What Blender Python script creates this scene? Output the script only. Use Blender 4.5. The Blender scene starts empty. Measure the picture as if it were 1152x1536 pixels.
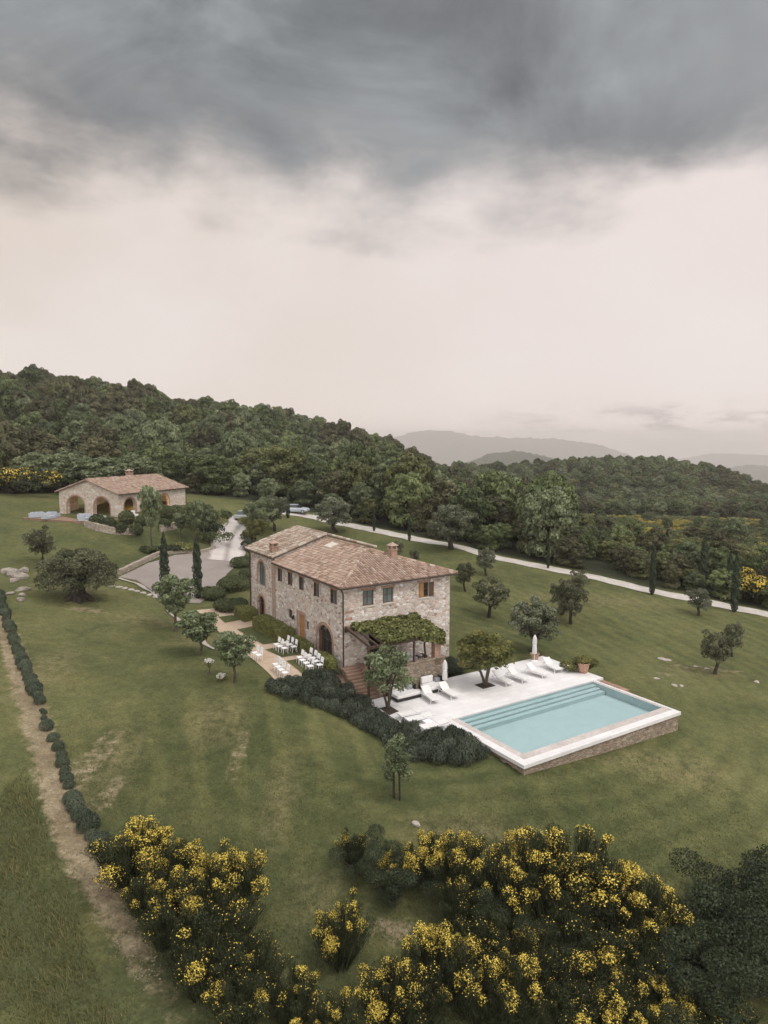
import bpy, math, numpy as np
from mathutils import Vector, Matrix
R = math.radians
SC = bpy.context.scene
COL = SC.collection
rng = np.random.default_rng(7)

# ------------------------------------------------------------------ camera
FPX, HOR, CAMZ = 1050.0, 653.0, 17.5
TH = math.atan((768 - HOR) / FPX)
cam = bpy.data.cameras.new('camera'); camo = bpy.data.objects.new('camera', cam); COL.objects.link(camo)
cam.sensor_width = 36; cam.lens = FPX / 1536 * 36; cam.clip_start = 0.5; cam.clip_end = 20000
camo.location = (0, 0, CAMZ); camo.rotation_euler = (math.pi / 2 - TH, 0, 0)
SC.camera = camo

# ------------------------------------------------------------------ light
SC.view_settings.view_transform = 'Standard'; SC.view_settings.look = 'None'
SC.view_settings.exposure = 0.0; SC.view_settings.gamma = 1.0
SC.render.engine = 'CYCLES'
cy = SC.cycles
cy.use_denoising = True
cy.max_bounces = 6; cy.diffuse_bounces = 3; cy.glossy_bounces = 2; cy.transmission_bounces = 4; cy.transparent_max_bounces = 8; cy.volume_bounces = 0
SUN_EL, SUN_AZ = 56, 118          # azimuth clockwise from +Y (view direction)
sd = bpy.data.lights.new('sun', 'SUN'); sd.energy = 1.5; sd.angle = R(16); sd.color = (1.0, 0.94, 0.87)
so = bpy.data.objects.new('sun', sd); COL.objects.link(so)
sv = Vector((math.sin(R(SUN_AZ)) * math.cos(R(SUN_EL)), math.cos(R(SUN_AZ)) * math.cos(R(SUN_EL)), math.sin(R(SUN_EL))))
so.rotation_euler = (-sv).to_track_quat('-Z', 'Y').to_euler()

class NT:
    """tiny node helper"""
    def __init__(s, nt): s.nt = nt
    def n(s, typ, **kw):
        nd = s.nt.nodes.new(typ)
        ins = kw.pop('ins', {})
        for k, v in kw.items(): setattr(nd, k, v)
        for k, v in ins.items():
            if isinstance(v, bpy.types.NodeSocket): s.nt.links.new(v, nd.inputs[k])
            else: nd.inputs[k].default_value = v
        return nd
    def math(s, op, a, b=0.0, clamp=False):
        return s.n('ShaderNodeMath', operation=op, use_clamp=clamp, ins={0: a, 1: b}).outputs[0]
    def mix(s, f, a, b, blend='MIX'):
        nd = s.n('ShaderNodeMix', data_type='RGBA', blend_type=blend)
        for k, v in ((0, f), (6, a), (7, b)):
            if isinstance(v, bpy.types.NodeSocket): s.nt.links.new(v, nd.inputs[k])
            else: nd.inputs[k].default_value = v if k == 0 else (tuple(v) + (1,))[:4]
        return nd.outputs[2]
    def smooth(s, x, lo, hi, a=0.0, b=1.0):
        return s.n('ShaderNodeMapRange', interpolation_type='SMOOTHSTEP', ins={0: x, 1: lo, 2: hi, 3: a, 4: b}).outputs[0]
    def noise(s, vec, scale, detail=4, rough=.55, dist=0.0):
        nd = s.n('ShaderNodeTexNoise', ins={'Scale': scale, 'Detail': detail, 'Roughness': rough, 'Distortion': dist})
        if vec is not None: s.nt.links.new(vec, nd.inputs['Vector'])
        return nd.outputs[0]
    def ramp(s, f, stops):
        nd = s.n('ShaderNodeValToRGB'); e = nd.color_ramp.elements
        while len(e) < len(stops): e.new(0.5)
        for el, (p, c) in zip(e, stops): el.position = p; el.color = (tuple(c) + (1,))[:4]
        s.nt.links.new(f, nd.inputs[0]); return nd.outputs[0]
    def vmul(s, vec, v):
        nd = s.n('ShaderNodeVectorMath', operation='MULTIPLY'); s.nt.links.new(vec, nd.inputs[0]); nd.inputs[1].default_value = v
        return nd.outputs[0]

W = bpy.data.worlds.new('World'); SC.world = W; W.use_nodes = True
T = NT(W.node_tree); W.node_tree.nodes.clear()
d = T.n('ShaderNodeTexCoord').outputs['Generated']
sx = T.n('ShaderNodeSeparateXYZ'); W.node_tree.links.new(d, sx.inputs[0])
dx, dy, dz = sx.outputs
nw = T.noise(T.vmul(d, (1.7, 1.7, 3.0)), 1.6, 5, .55)
nf = T.noise(T.vmul(d, (2.0, 2.0, 4.2)), 2.6, 6, .55, .12)
ns = T.noise(T.vmul(d, (1.0, 1.0, 1.6)), 3.2, 6, .55, .6)
edge = T.math('ADD', T.math('MULTIPLY', T.math('MAXIMUM', T.math('MULTIPLY', dx, -1), 0), .045), .310)
edge = T.math('SUBTRACT', edge, T.smooth(T.math('ABSOLUTE', T.math('SUBTRACT', dx, .04)), 0, .34, .034, 0))
edge = T.math('ADD', edge, T.smooth(dx, .22, .5, 0, .03))
edge = T.math('ADD', edge, T.math('MULTIPLY', T.math('SUBTRACT', nf, .5), .23))
edge = T.math('ADD', edge, T.math('MULTIPLY', T.math('SUBTRACT', nw, .5), .10))
rel = T.math('SUBTRACT', dz, edge)
dark = T.smooth(rel, -.05, .075)
fine = T.math('ADD', T.math('MULTIPLY', ns, .75), T.math('MULTIPLY', nf, .25))
darkcol = T.ramp(fine, [(.32, (.118, .122, .128)), (.45, (.222, .232, .240)), (.57, (.355, .37, .38)), (.72, (.48, .495, .51))])
# warm grey, heavier belly at the lower edge of the cloud bank
belly = T.smooth(rel, .0, .12, 1, 0)
darkcol = T.mix(T.math('MULTIPLY', belly, .55), darkcol, (.235, .215, .205))
# lighter to the right
darkcol = T.mix(T.smooth(dx, -.15, .55, 0, .45), darkcol, (.36, .365, .37))
pale = T.mix(T.smooth(dx, -.5, .45), (.78, .68, .605), (.875, .775, .735))
pale = T.mix(T.smooth(nw, .35, .7, 0, .6), pale, (.90, .82, .785))
pale = T.mix(T.smooth(dz, -.02, .10, .35, 0), pale, (.86, .735, .675))
# faint streaks of low cloud just over the hills
lown = T.noise(T.vmul(d, (3.0, 3.0, 13.0)), 3.0, 7, .62)
band = T.math('MULTIPLY', T.smooth(dz, -.035, .0), T.smooth(dz, .015, .055, 1, 0))
streak = T.math('MULTIPLY', T.math('MULTIPLY', T.smooth(lown, .44, .6), band), T.smooth(dx, .05, .35, 0, .85))
pale = T.mix(streak, pale, (.46, .40, .385))
sky = T.mix(dark, pale, darkcol)
sky = T.mix(T.smooth(dz, .58, .85), sky, (1.55, 1.53, 1.53))            # brighter deck overhead
sky = T.mix(T.smooth(dy, -.05, -.55), sky, (1.85, 1.75, 1.67))             # unseen sky behind the camera, brightened to light facades and tree fronts
nis = T.n('ShaderNodeTexSky', sky_type='NISHITA', sun_disc=False, sun_elevation=R(SUN_EL), sun_rotation=R(SUN_AZ))
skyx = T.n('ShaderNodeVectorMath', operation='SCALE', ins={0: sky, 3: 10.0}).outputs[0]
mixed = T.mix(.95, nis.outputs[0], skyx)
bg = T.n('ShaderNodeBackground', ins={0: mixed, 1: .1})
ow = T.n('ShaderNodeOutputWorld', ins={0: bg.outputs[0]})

# ------------------------------------------------------------------ pixel -> world helpers (survey of the place)
def ray(px, py):
    x = (px - 576) / FPX; y = -(py - 768) / FPX; c, s = math.cos(TH), math.sin(TH)
    return np.array([x, c + y * s, -s + y * c])
O3 = np.array([0, 0, CAMZ])
def atz(px, py, z):
    q = ray(px, py); return O3 + q * ((z - CAMZ) / q[2])
def atD(px, py, D):
    q = ray(px, py); return O3 + q * (D / q[1])
HA = R(32.6)
hv = np.array([math.cos(HA), math.sin(HA), 0]); hu = np.array([-math.sin(HA), math.cos(HA), 0])
H0 = atz(516, 1000, 0)
def HW(s, t, z=0): return H0 + hv * s + hu * t + np.array([0, 0, z])
def toH(x, y):
    ax = x - H0[0]; ay = y - H0[1]
    return ax * hv[0] + ay * hv[1], ax * hu[0] + ay * hu[1]

# ------------------------------------------------------------------ terrain surface
ctl = []
for px, py, z in [(0,1536,-3),(300,1536,-4),(576,1536,-5),(850,1536,-5.5),(1152,1536,-5.5),(0,1400,-2.5),(200,1400,-3.2),(500,1400,-4),
    (800,1400,-4.6),(1152,1400,-5),(0,1250,-1.6),(110,1280,-2),(350,1250,-2.4),(620,1230,-2.7),(900,1250,-3.6),(1152,1250,-4.4),
    (0,1100,-.3),(60,1080,-.3),(250,1100,-.9),(450,1130,-1.5),(595,1195,-2.3),(740,1180,-2.2),(786,1158,-2.05),(1020,1102,-2.9),(1152,1120,-3.8),
    (0,990,.9),(150,980,.5),(300,1010,-.1),(400,1050,-.5),(1152,1020,-3.6),(1071,1010,-3.2),(0,910,2),(118,897,1.6),(230,890,.9),(20,865,2.6),(0,830,3.6),
    (248,892,.45),(297,897,.2),(180,862,1.7),(230,830,2.4),(345,800,3.2),(360,782,3.9),(320,850,1.4),(360,850,1.0),
    (60,774,5.75),(130,782,5.7),(190,792,4.9),(280,778,5.5),(0,745,8),(60,745,7.4),(0,790,5.2),(100,800,4.8),(300,762,6.0),(370,757,5.6),
    (735,925,-1.6),(700,887,-.3),(675,822,1.6),(500,795,2.6),(600,830,1.2),(868,932,-2.2),(1048,922,-3),
    (440,770,4.2),(560,795,2.6),(640,812,1.8),(740,836,.6),(820,852,-.3),(900,868,-1.2),(980,888,-2),(1060,903,-2.8),(1152,922,-3.4)]:
    ctl.append(atz(px, py, z))
for s, t, z in [(-5,0,-.06),(-5,10,-.06),(-3,20,-.02),(0,19,0),(5,20,.6),(11,5,-.9),(11,15,.5),(14,10,-.4),(13,0,-1.45),(18.5,-2,-1.6),(20,-6,-2),(19,-14,-2.6),
    (18,-18,-3),(-1,-6,-1.85),(-2,-12,-2.1),(0,-4,-1.7),(-1.7,-3,-1.15),(-1.5,1,-.1),(-8,5,-.15),(-8,15,-.1)]:
    ctl.append(HW(s, t, z))
for px, py, D, dn in [(0,553,250,13),(-150,545,240,13),(150,568,240,13),(300,605,235,12),(450,628,240,12),(600,658,260,11),(720,700,300,17),(0,640,170,9),(300,660,165,9),(500,690,165,8),
    (860,692,400,10),(950,682,420,8),(1050,690,420,8),(1152,727,380,8),(1300,765,380,8),(775,714,360,18),(930,790,175,0),(1060,812,170,0),(1060,775,228,2),(1000,745,300,8),(800,765,200,8),(650,745,170,9)]:
    p = atD(px, py, D); p[2] -= dn; ctl.append(p)
for p in [(0,-40,-8),(80,-40,-11),(-80,-40,-2),(-120,30,3),(-120,80,9),(-200,150,26),(-300,250,42),(120,60,-8),(200,100,-14),(300,200,-20),(350,350,-8),(500,400,-20),
    (-100,420,16),(150,560,-25),(-300,450,28),(40,10,-6.5),(-40,10,-2)]:
    ctl.append(np.array(p, float))
ctl = np.array(ctl); S_ = 60.0
def _k(r2): return r2 * np.log(r2 + 1e-9)
_P = ctl[:, :2] / S_
_n = len(ctl)
_K = _k(((_P[:, None] - _P[None]) ** 2).sum(-1)) + np.eye(_n) * .004
_A = np.zeros((_n + 3, _n + 3)); _A[:_n, :_n] = _K; _A[:_n, _n] = 1; _A[:_n, _n + 1:] = _P; _A[_n, :_n] = 1; _A[_n + 1:, :_n] = _P.T
_w = np.linalg.solve(_A, np.concatenate([ctl[:, 2], np.zeros(3)]))
def sstep(x, a, b):
    t = np.clip((x - a) / (b - a), 0, 1); return t * t * (3 - 2 * t)
def hgt(x, y):
    x = np.atleast_1d(np.asarray(x, float)); y = np.atleast_1d(np.asarray(y, float)); sh = x.shape
    q = np.stack([np.clip(x.ravel(), -420, 560), np.clip(y.ravel(), -80, 620)], -1) / S_
    out = np.empty(len(q))
    for i in range(0, len(q), 20000):
        c = q[i:i + 20000]
        out[i:i + 20000] = _k(((c[:, None] - _P[None]) ** 2).sum(-1)) @ _w[:_n] + _w[_n] + c @ _w[_n + 1:]
    out = np.clip(out.reshape(sh), -40, 46)
    r = np.hypot(x, y - 100)
    f = sstep(r, 360, 1800)
    return out * (1 - f) + (-450) * f
def h1(x, y): return float(hgt(x, y)[0])
def G(px, py):
    """the point of the terrain seen at a survey pixel"""
    q = ray(px, py); D = np.concatenate([np.arange(16, 200, .5), np.arange(200, 700, 2.)])
    X = q[0] / q[1] * D; Z = CAMZ + q[2] / q[1] * D
    e = Z - hgt(X, D); i = int(np.argmax(e < 0)) if (e < 0).any() else len(D) - 1
    i = max(i, 1); f = e[i - 1] / (e[i - 1] - e[i] + 1e-9); D_ = D[i - 1] + (D[i] - D[i - 1]) * np.clip(f, 0, 1)
    return np.array([q[0] / q[1] * D_, D_, CAMZ + q[2] / q[1] * D_])
def mpp(p): return p[1] / FPX      # metres per survey pixel at a point

# ------------------------------------------------------------------ mesh helpers
def link(name, me, mat=None, parent=None, smooth=False):
    o = bpy.data.objects.new(name, me); COL.objects.link(o)
    if mat is not None and not me.materials:
        for m in (mat if isinstance(mat, (list, tuple)) else [mat]): me.materials.append(m)
    if parent is not None: o.parent = parent
    if smooth: me.polygons.foreach_set('use_smooth', [True] * len(me.polygons))
    return o
def npmesh(name, V, F, tint=None):
    V = np.asarray(V, np.float32).reshape(-1, 3); F = np.asarray(F, np.int32); k = F.shape[1]
    me = bpy.data.meshes.new(name)
    me.vertices.add(len(V)); me.vertices.foreach_set('co', V.ravel())
    me.loops.add(F.size); me.loops.foreach_set('vertex_index', F.ravel())
    me.polygons.add(len(F)); me.polygons.foreach_set('loop_start', np.arange(0, F.size, k, dtype=np.int32))
    me.update(calc_edges=True)
    if tint is not None:
        a = me.attributes.new('tint', 'FLOAT', 'POINT'); a.data.foreach_set('value', np.asarray(tint, np.float32))
    return me
class MB:
    def __init__(s): s.v = []; s.f = []; s.t = []
    def add(s, V, F, tint=.5):
        b = len(s.v); s.v += [tuple(float(c) for c in p) for p in V]; s.f += [tuple(b + i for i in f) for f in F]; s.t += [tint] * len(V); return s
    def box(s, x0, x1, y0, y1, z0, z1, tint=.5):
        x0, x1 = sorted((x0, x1)); y0, y1 = sorted((y0, y1)); z0, z1 = sorted((z0, z1))
        V = [(x0,y0,z0),(x1,y0,z0),(x1,y1,z0),(x0,y1,z0),(x0,y0,z1),(x1,y0,z1),(x1,y1,z1),(x0,y1,z1)]
        return s.add(V, [(3,2,1,0),(4,5,6,7),(0,1,5,4),(1,2,6,5),(2,3,7,6),(3,0,4,7)], tint)
    def hexa(s, lo, hi, tint=.5):
        """8 corners: four lower, four upper"""
        return s.add(list(lo) + list(hi), [(3,2,1,0),(4,5,6,7),(0,1,5,4),(1,2,6,5),(2,3,7,6),(3,0,4,7)], tint)
    def tube(s, P, rad, n=6, tint=.5):
        P = [np.asarray(p, float) for p in P]; rad = rad if hasattr(rad, '__len__') else [rad] * len(P)
        V = []; F = []
        for i, p in enumerate(P):
            t = P[min(i + 1, len(P) - 1)] - P[max(i - 1, 0)]; t = t / (np.linalg.norm(t) + 1e-9)
            a = np.cross(t, (0, 0, 1) if abs(t[2]) < .9 else (1, 0, 0)); a /= np.linalg.norm(a); b = np.cross(t, a)
            for k in range(n):
                q = 2 * math.pi * k / n; V.append(p + rad[i] * (a * math.cos(q) + b * math.sin(q)))
        for i in range(len(P) - 1):
            for k in range(n): F.append((i*n+k, i*n+(k+1)%n, (i+1)*n+(k+1)%n, (i+1)*n+k))
        F += [tuple(range(n))[::-1], tuple((len(P)-1)*n + k for k in range(n))]
        return s.add(V, F, tint)
    def lathe(s, prof, c=(0,0,0), n=16, tint=.5):
        V = []; F = []
        for r, z in prof:
            for k in range(n): V.append((c[0] + r*math.cos(2*math.pi*k/n), c[1] + r*math.sin(2*math.pi*k/n), c[2] + z))
        for i in range(len(prof) - 1):
            for k in range(n): F.append((i*n+k, i*n+(k+1)%n, (i+1)*n+(k+1)%n, (i+1)*n+k))
        F += [tuple(range(n))[::-1], tuple((len(prof)-1)*n + k for k in range(n))]
        return s.add(V, F, tint)
    def prism(s, poly, z0, z1, tint=.5):
        n = len(poly); V = [(x, y, z0) for x, y in poly] + [(x, y, z1) for x, y in poly]
        return s.add(V, [tuple(range(n))[::-1], tuple(range(n, 2*n))] + [(i, (i+1)%n, n+(i+1)%n, n+i) for i in range(n)], tint)
    def mesh(s, name):
        me = bpy.data.meshes.new(name); me.from_pydata(s.v, [], s.f); me.update()
        a = me.attributes.new('tint', 'FLOAT', 'POINT'); a.data.foreach_set('value', np.asarray(s.t, np.float32))
        return me
    def build(s, name, mat, parent=None, smooth=False): return link(name, s.mesh(name), mat, parent, smooth)
def empty(name, loc=(0,0,0), rz=0.0, sc=1.0, parent=None):
    o = bpy.data.objects.new(name, None); COL.objects.link(o); o.location = tuple(float(c) for c in loc); o.rotation_euler = (0, 0, rz); o.scale = (sc,)*3 if not hasattr(sc, '__len__') else sc
    o.empty_display_size = .2
    if parent: o.parent = parent
    return o
def tag(o, label, cat, group=None):
    o['label'] = label; o['category'] = cat
    if group: o['group'] = group
    return o
def struct(o, kind='structure'): o['kind'] = kind; return o
def dup(root, loc, rz, sc=None):
    def cp(o, par):
        c = o.copy(); COL.objects.link(c)
        if par: c.parent = par
        for ch in list(o.children): cp(ch, c)
        return c
    r = cp(root, None); r.location = tuple(float(c) for c in loc); r.rotation_euler = (0, 0, rz)
    if sc is not None: r.scale = (sc,)*3 if not hasattr(sc, '__len__') else sc
    return r
def boolcut(me, cutters):
    a = bpy.data.objects.new('tmp_a', me); COL.objects.link(a)
    b = bpy.data.objects.new('tmp_b', cutters.mesh('tmp')); COL.objects.link(b)
    m = a.modifiers.new('b', 'BOOLEAN'); m.operation = 'DIFFERENCE'; m.object = b; m.solver = 'EXACT'; m.use_self = True
    dg = bpy.context.evaluated_depsgraph_get()
    out = bpy.data.meshes.new_from_object(a.evaluated_get(dg))
    bpy.data.objects.remove(a); bpy.data.objects.remove(b); out.materials.clear()
    return out
def unit(v): return v / (np.linalg.norm(v, axis=-1, keepdims=True) + 1e-9)
def cards(P, N, size, r, asp=.6, jit=.6, up=0.0):
    """leaf shaped cards at P facing N"""
    n = len(P); N = unit(N + jit * r.normal(size=(n, 3)))
    A = r.normal(size=(n, 3)); A[:, 2] += up * np.sign(A[:, 2] + .001) * 2
    Tn = unit(A - N * (A * N).sum(-1, keepdims=True)); B = np.cross(N, Tn)
    s = size * (.6 + .8 * r.random((n, 1)))
    V = np.stack([P + Tn * s, P + B * s * asp, P - Tn * s, P - B * s * asp], 1)
    return V.reshape(-1, 3), np.arange(n * 4).reshape(n, 4)
def lobe_points(lobes, n, r, inner=.72):
    """points on and a little inside a cluster of ellipsoid lobes, hidden ones dropped"""
    lobes = np.asarray(lobes, float); area = (lobes[:, 3:6].mean(1) ** 2); pr = area / area.sum()
    idx = r.choice(len(lobes), n, p=pr); D = unit(r.normal(size=(n, 3))); flip = (D[:, 2] < 0) & (r.random(n) < .5); D[flip, 2] *= -1
    k = inner + (1.04 - inner) * np.sqrt(r.random((n, 1)))
    L = lobes[idx]; P = L[:, :3] + D * L[:, 3:6] * k; N = unit(D / L[:, 3:6])
    keep = np.ones(n, bool)
    for l in lobes:
        q = (((P - l[:3]) / l[3:6]) ** 2).sum(-1); keep &= ~(q < .34)
    lt = r.random(len(lobes))[idx]
    return P[keep], N[keep], lt[keep]
def leafmesh(name, lobes, n, size, seed, asp=.6, jit=.55, up=0, inner=.72):
    r = np.random.default_rng(seed); P, N, lt = lobe_points(lobes, n, r, inner)
    V, F = cards(P, N, size, r, asp, jit, up)
    return npmesh(name, V, F, np.repeat(np.clip(.5 * r.random(len(P)) + .5 * lt, 0, 1), 4))
def crown_lobes(r, rx, ry, rz, n, lr=(.35, .5), cz=0.0, flat=.8):
    L = []
    for i in range(n):
        q = unit(r.normal(size=3)); q[2] = abs(q[2]) if r.random() < .72 else q[2]
        k = .45 + .35 * r.random(); a = rx * (lr[0] + (lr[1] - lr[0]) * r.random())
        L.append((q[0]*rx*k, q[1]*ry*k, cz + q[2]*rz*k, a, a, a*flat))
    L.append((0, 0, cz, rx*.5, ry*.5, rz*.5)); return L

# ------------------------------------------------------------------ materials
def newmat(name):
    m = bpy.data.materials.new(name); m.use_nodes = True; t = NT(m.node_tree); b = m.node_tree.nodes['Principled BSDF']
    b.inputs['Specular IOR Level'].default_value = .25
    return m, t, b
def pos(t, local=False):
    return t.n('ShaderNodeTexCoord').outputs['Object'] if local else t.n('ShaderNodeNewGeometry').outputs['Position']
def setc(t, b, c, rough=.85, bump=None, bs=.4, bd=.05):
    L = t.nt.links
    if isinstance(c, bpy.types.NodeSocket): L.new(c, b.inputs['Base Color'])
    else: b.inputs['Base Color'].default_value = (tuple(c) + (1,))[:4]
    b.inputs['Roughness'].default_value = rough
    if bump is not None:
        bn = t.n('ShaderNodeBump', ins={'Strength': bs, 'Distance': bd, 'Height': bump}); L.new(bn.outputs[0], b.inputs['Normal'])
def m_plain(name, c, rough=.7, var=.25, scale=3.0, local=True, spec=.25, bump=0):
    m, t, b = newmat(name); n = t.noise(pos(t, local), scale, 5)
    lo = tuple(x * (1 - var) for x in c); hi = tuple(min(1, x * (1 + var)) for x in c)
    setc(t, b, t.ramp(n, [(.3, lo), (.7, hi)]), rough, n if bump else None, bump, .03); b.inputs['Specular IOR Level'].default_value = spec
    return m
def m_leaf(name, stops, objvar=.3, trans=.13, rough=.6):
    """leaf colours spread leaf by leaf and plant by plant"""
    m, t, b = newmat(name)
    tint = t.n('ShaderNodeAttribute', attribute_name='tint').outputs['Fac']
    rnd = t.n('ShaderNodeObjectInfo').outputs['Random']
    f = t.math('ADD', t.math('MULTIPLY', tint, 1 - objvar), t.math('MULTIPLY', rnd, objvar))
    c = t.ramp(f, stops); setc(t, b, c, rough); b.inputs['Specular IOR Level'].default_value = .2
    tr = t.n('ShaderNodeBsdfTranslucent', ins={0: t.mix(.5, c, (.10, .13, .02))})
    mx = t.n('ShaderNodeMixShader', ins={0: trans, 1: b.outputs[0], 2: tr.outputs[0]})
    t.nt.links.new(mx.outputs[0], m.node_tree.nodes['Material Output'].inputs[0])
    return m
def m_stone(name, cols, scale=3.2, mortar=(.30,.26,.22), local=True, bs=.8, flat=1.7):
    m, t, b = newmat(name); p = t.vmul(pos(t, local), (1, 1, flat))
    wob = t.n('ShaderNodeVectorMath', operation='ADD', ins={0: p}).outputs[0]
    ncol = t.n('ShaderNodeTexNoise', ins={'Vector': p, 'Scale': 2.4, 'Detail': 3})
    off = t.n('ShaderNodeVectorMath', operation='SCALE', ins={0: ncol.outputs['Color'], 3: .22}).outputs[0]
    pp = t.n('ShaderNodeVectorMath', operation='ADD', ins={0: wob, 1: off}).outputs[0]
    v1 = t.n('ShaderNodeTexVoronoi', feature='F1', ins={'Vector': pp, 'Scale': scale, 'Randomness': 1.0})
    ve = t.n('ShaderNodeTexVoronoi', feature='DISTANCE_TO_EDGE', ins={'Vector': pp, 'Scale': scale, 'Randomness': 1.0})
    cell = t.n('ShaderNodeSeparateColor', ins={0: v1.outputs['Color']}).outputs[0]
    k = len(cols); c = t.ramp(cell, [(i / (k - 1) * .9 + .05, cc) for i, cc in enumerate(cols)])
    big = t.noise(p, .45, 5, .6); fine = t.noise(p, 14, 4)
    c = t.mix(t.smooth(big, .42, .75, 0, .28), c, tuple(x * .72 for x in cols[len(cols)//2]), 'MIX')
    c = t.mix(.5, c, t.ramp(fine, [(.3, (.62,)*3), (.7, (1.4,)*3)]), 'MULTIPLY')
    c = t.mix(t.smooth(ve.outputs[0], .02, .09, 1, 0), c, mortar)
    hgtn = t.math('ADD', t.smooth(ve.outputs[0], .0, .16), t.math('MULTIPLY', fine, .35))
    setc(t, b, c, .92, hgtn, bs, .035); return m

M = {}
M['stone'] = m_stone('house_stone', [(0.289,0.220,0.190),(0.556,0.498,0.456),(0.428,0.330,0.281),(0.685,0.648,0.626),(0.332,0.295,0.281),(0.749,0.741,0.744),(0.482,0.347,0.288),(0.610,0.550,0.515)], 3.1, (.52,.45,.38))
M['barnstone'] = m_stone('barn_stone', [(0.399,0.320,0.257),(0.525,0.452,0.386),(0.441,0.364,0.304),(0.609,0.552,0.491),(0.462,0.408,0.363),(0.651,0.618,0.572)], 2.4, (.50,.43,.36))
M['poolstone'] = m_stone('pool_wall_stone', [(.20,.15,.11),(.30,.24,.18),(.24,.17,.12),(.36,.31,.25),(.18,.15,.12)], 3.2, (.22,.18,.14))
M['fieldstone'] = m_stone('garden_stone', [(.26,.21,.17),(.36,.31,.26),(.42,.37,.32),(.30,.24,.19)], 3.0, (.24,.20,.16), local=False)
def m_brick(name, c1, c2, mort):
    m, t, b = newmat(name); p = pos(t, True)
    mp = t.n('ShaderNodeMapping', ins={'Vector': p, 'Rotation': (R(90), 0, 0)}).outputs[0]
    br = t.n('ShaderNodeTexBrick', ins={'Vector': mp, 'Color1': c1 + (1,), 'Color2': c2 + (1,), 'Mortar': mort + (1,), 'Scale': 1, 'Mortar Size': .008, 'Brick Width': .26, 'Row Height': .07})
    n = t.noise(p, 5, 5); c = t.mix(.6, br.outputs[0], t.ramp(n, [(.3, (.6,)*3), (.7, (1.3,)*3)]), 'MULTIPLY')
    setc(t, b, c, .9, n, .3, .02); return m
M['brick'] = m_brick('brick', (.36,.205,.145), (.28,.165,.12), (.34,.29,.24))
def m_roof(name, stops):
    m, t, b = newmat(name); tint = t.n('ShaderNodeAttribute', attribute_name='tint').outputs['Fac']
    p = pos(t, False); n = t.noise(p, .55, 5, .6); f = t.noise(p, 9, 4)
    c = t.ramp(tint, stops); c = t.mix(t.smooth(n, .45, .75, 0, .5), c, (.30,.25,.21)); c = t.mix(t.smooth(f, .55, .75, 0, .55), c, (.38,.34,.29))
    setc(t, b, c, .9, f, .3, .02); return m
M['roof'] = m_roof('terracotta_roof', [(0,(0.184,0.120,0.091)),(.25,(0.276,0.190,0.146)),(.6,(0.329,0.235,0.183)),(.9,(0.382,0.289,0.233)),(1,(0.446,0.384,0.327))])
M['oldroof'] = m_roof('weathered_roof', [(0,(0.182,0.129,0.099)),(.35,(0.269,0.198,0.153)),(.65,(0.345,0.282,0.228)),(1,(0.461,0.425,0.366))])
M['wood'] = m_plain('orange_wood', (.33,.175,.075), .6, .25, 2)
M['darkwood'] = m_plain('dark_wood', (.075,.050,.036), .7, .3, 4)
M['brown'] = m_plain('brown_frame', (.10,.055,.038), .6, .25, 5)
M['gutter'] = m_plain('copper_gutter', (.045,.025,.02), .5, .3, 5, spec=.4)
M['sill'] = m_plain('travertine_sill', (.52,.47,.41), .8, .15, 6)
M['white'] = m_plain('white_paint', (.80,.79,.80), .5, .05, 6)
M['cushion'] = m_plain('white_cushion', (.64,.625,.62), .9, .07, 4)
M['bluecushion'] = m_plain('pale_blue_cushion', (.37,.40,.45), .9, .1, 4)
M['greycushion'] = m_plain('grey_cushion', (.28,.29,.31), .9, .15, 4)
M['black'] = m_plain('black_weave', (.03,.027,.026), .7, .3, 20)
M['terracotta'] = m_plain('terracotta_pot', (.40,.24,.175), .85, .25, 5)
M['bark'] = m_plain('bark', (.085,.066,.05), .95, .4, 9, bump=.6)
M['darkbark'] = m_plain('dark_bark', (.04,.032,.026), .95, .4, 7, bump=.7)
M['soil'] = m_plain('soil', (.045,.035,.028), .95, .4, 6, bump=.6)
def m_glass(name, c, rough=.08, spec=.6):
    m, t, b = newmat(name); n = t.noise(pos(t, True), 1.3, 3); setc(t, b, t.ramp(n, [(.3, tuple(x * .6 for x in c)), (.75, c)]), rough); b.inputs['Specular IOR Level'].default_value = spec; return m
M['pane'] = m_glass('window_glass', (.17,.205,.205)); M['darkpane'] = m_glass('dark_glass', (.035,.04,.04)); M['bluepane'] = m_glass('blue_glass', (.13,.20,.22))
def m_deck():
    m, t, b = newmat('travertine_deck'); p = pos(t, True)
    br = t.n('ShaderNodeTexBrick', ins={'Vector': p, 'Color1': (.69,.675,.675,1), 'Color2': (.61,.595,.595,1), 'Mortar': (.45,.43,.425,1), 'Scale': 1, 'Mortar Size': .008, 'Brick Width': .9, 'Row Height': .6})
    n = t.noise(p, .5, 6, .6); f = t.noise(p, 7, 5, .7)
    c = t.mix(t.smooth(n, .4, .7, 0, .28), br.outputs[0], (.50,.48,.475)); c = t.mix(t.smooth(f, .5, .75, 0, .3), c, (.50,.485,.485)); setc(t, b, c, .75, f, .15, .01); return m
M['deck'] = m_deck()
def m_tile():
    m, t, b = newmat('pool_tile'); p = pos(t, True); n = t.noise(p, 1.2, 4); v = t.noise(p, 6, 3)
    c = t.ramp(n, [(.3, (.43,.525,.53)), (.7, (.475,.57,.575))]); c = t.mix(t.smooth(v, .5, .7, 0, .2), c, (.57,.64,.645)); setc(t, b, c, .5); return m
M['tile'] = m_tile()
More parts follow.
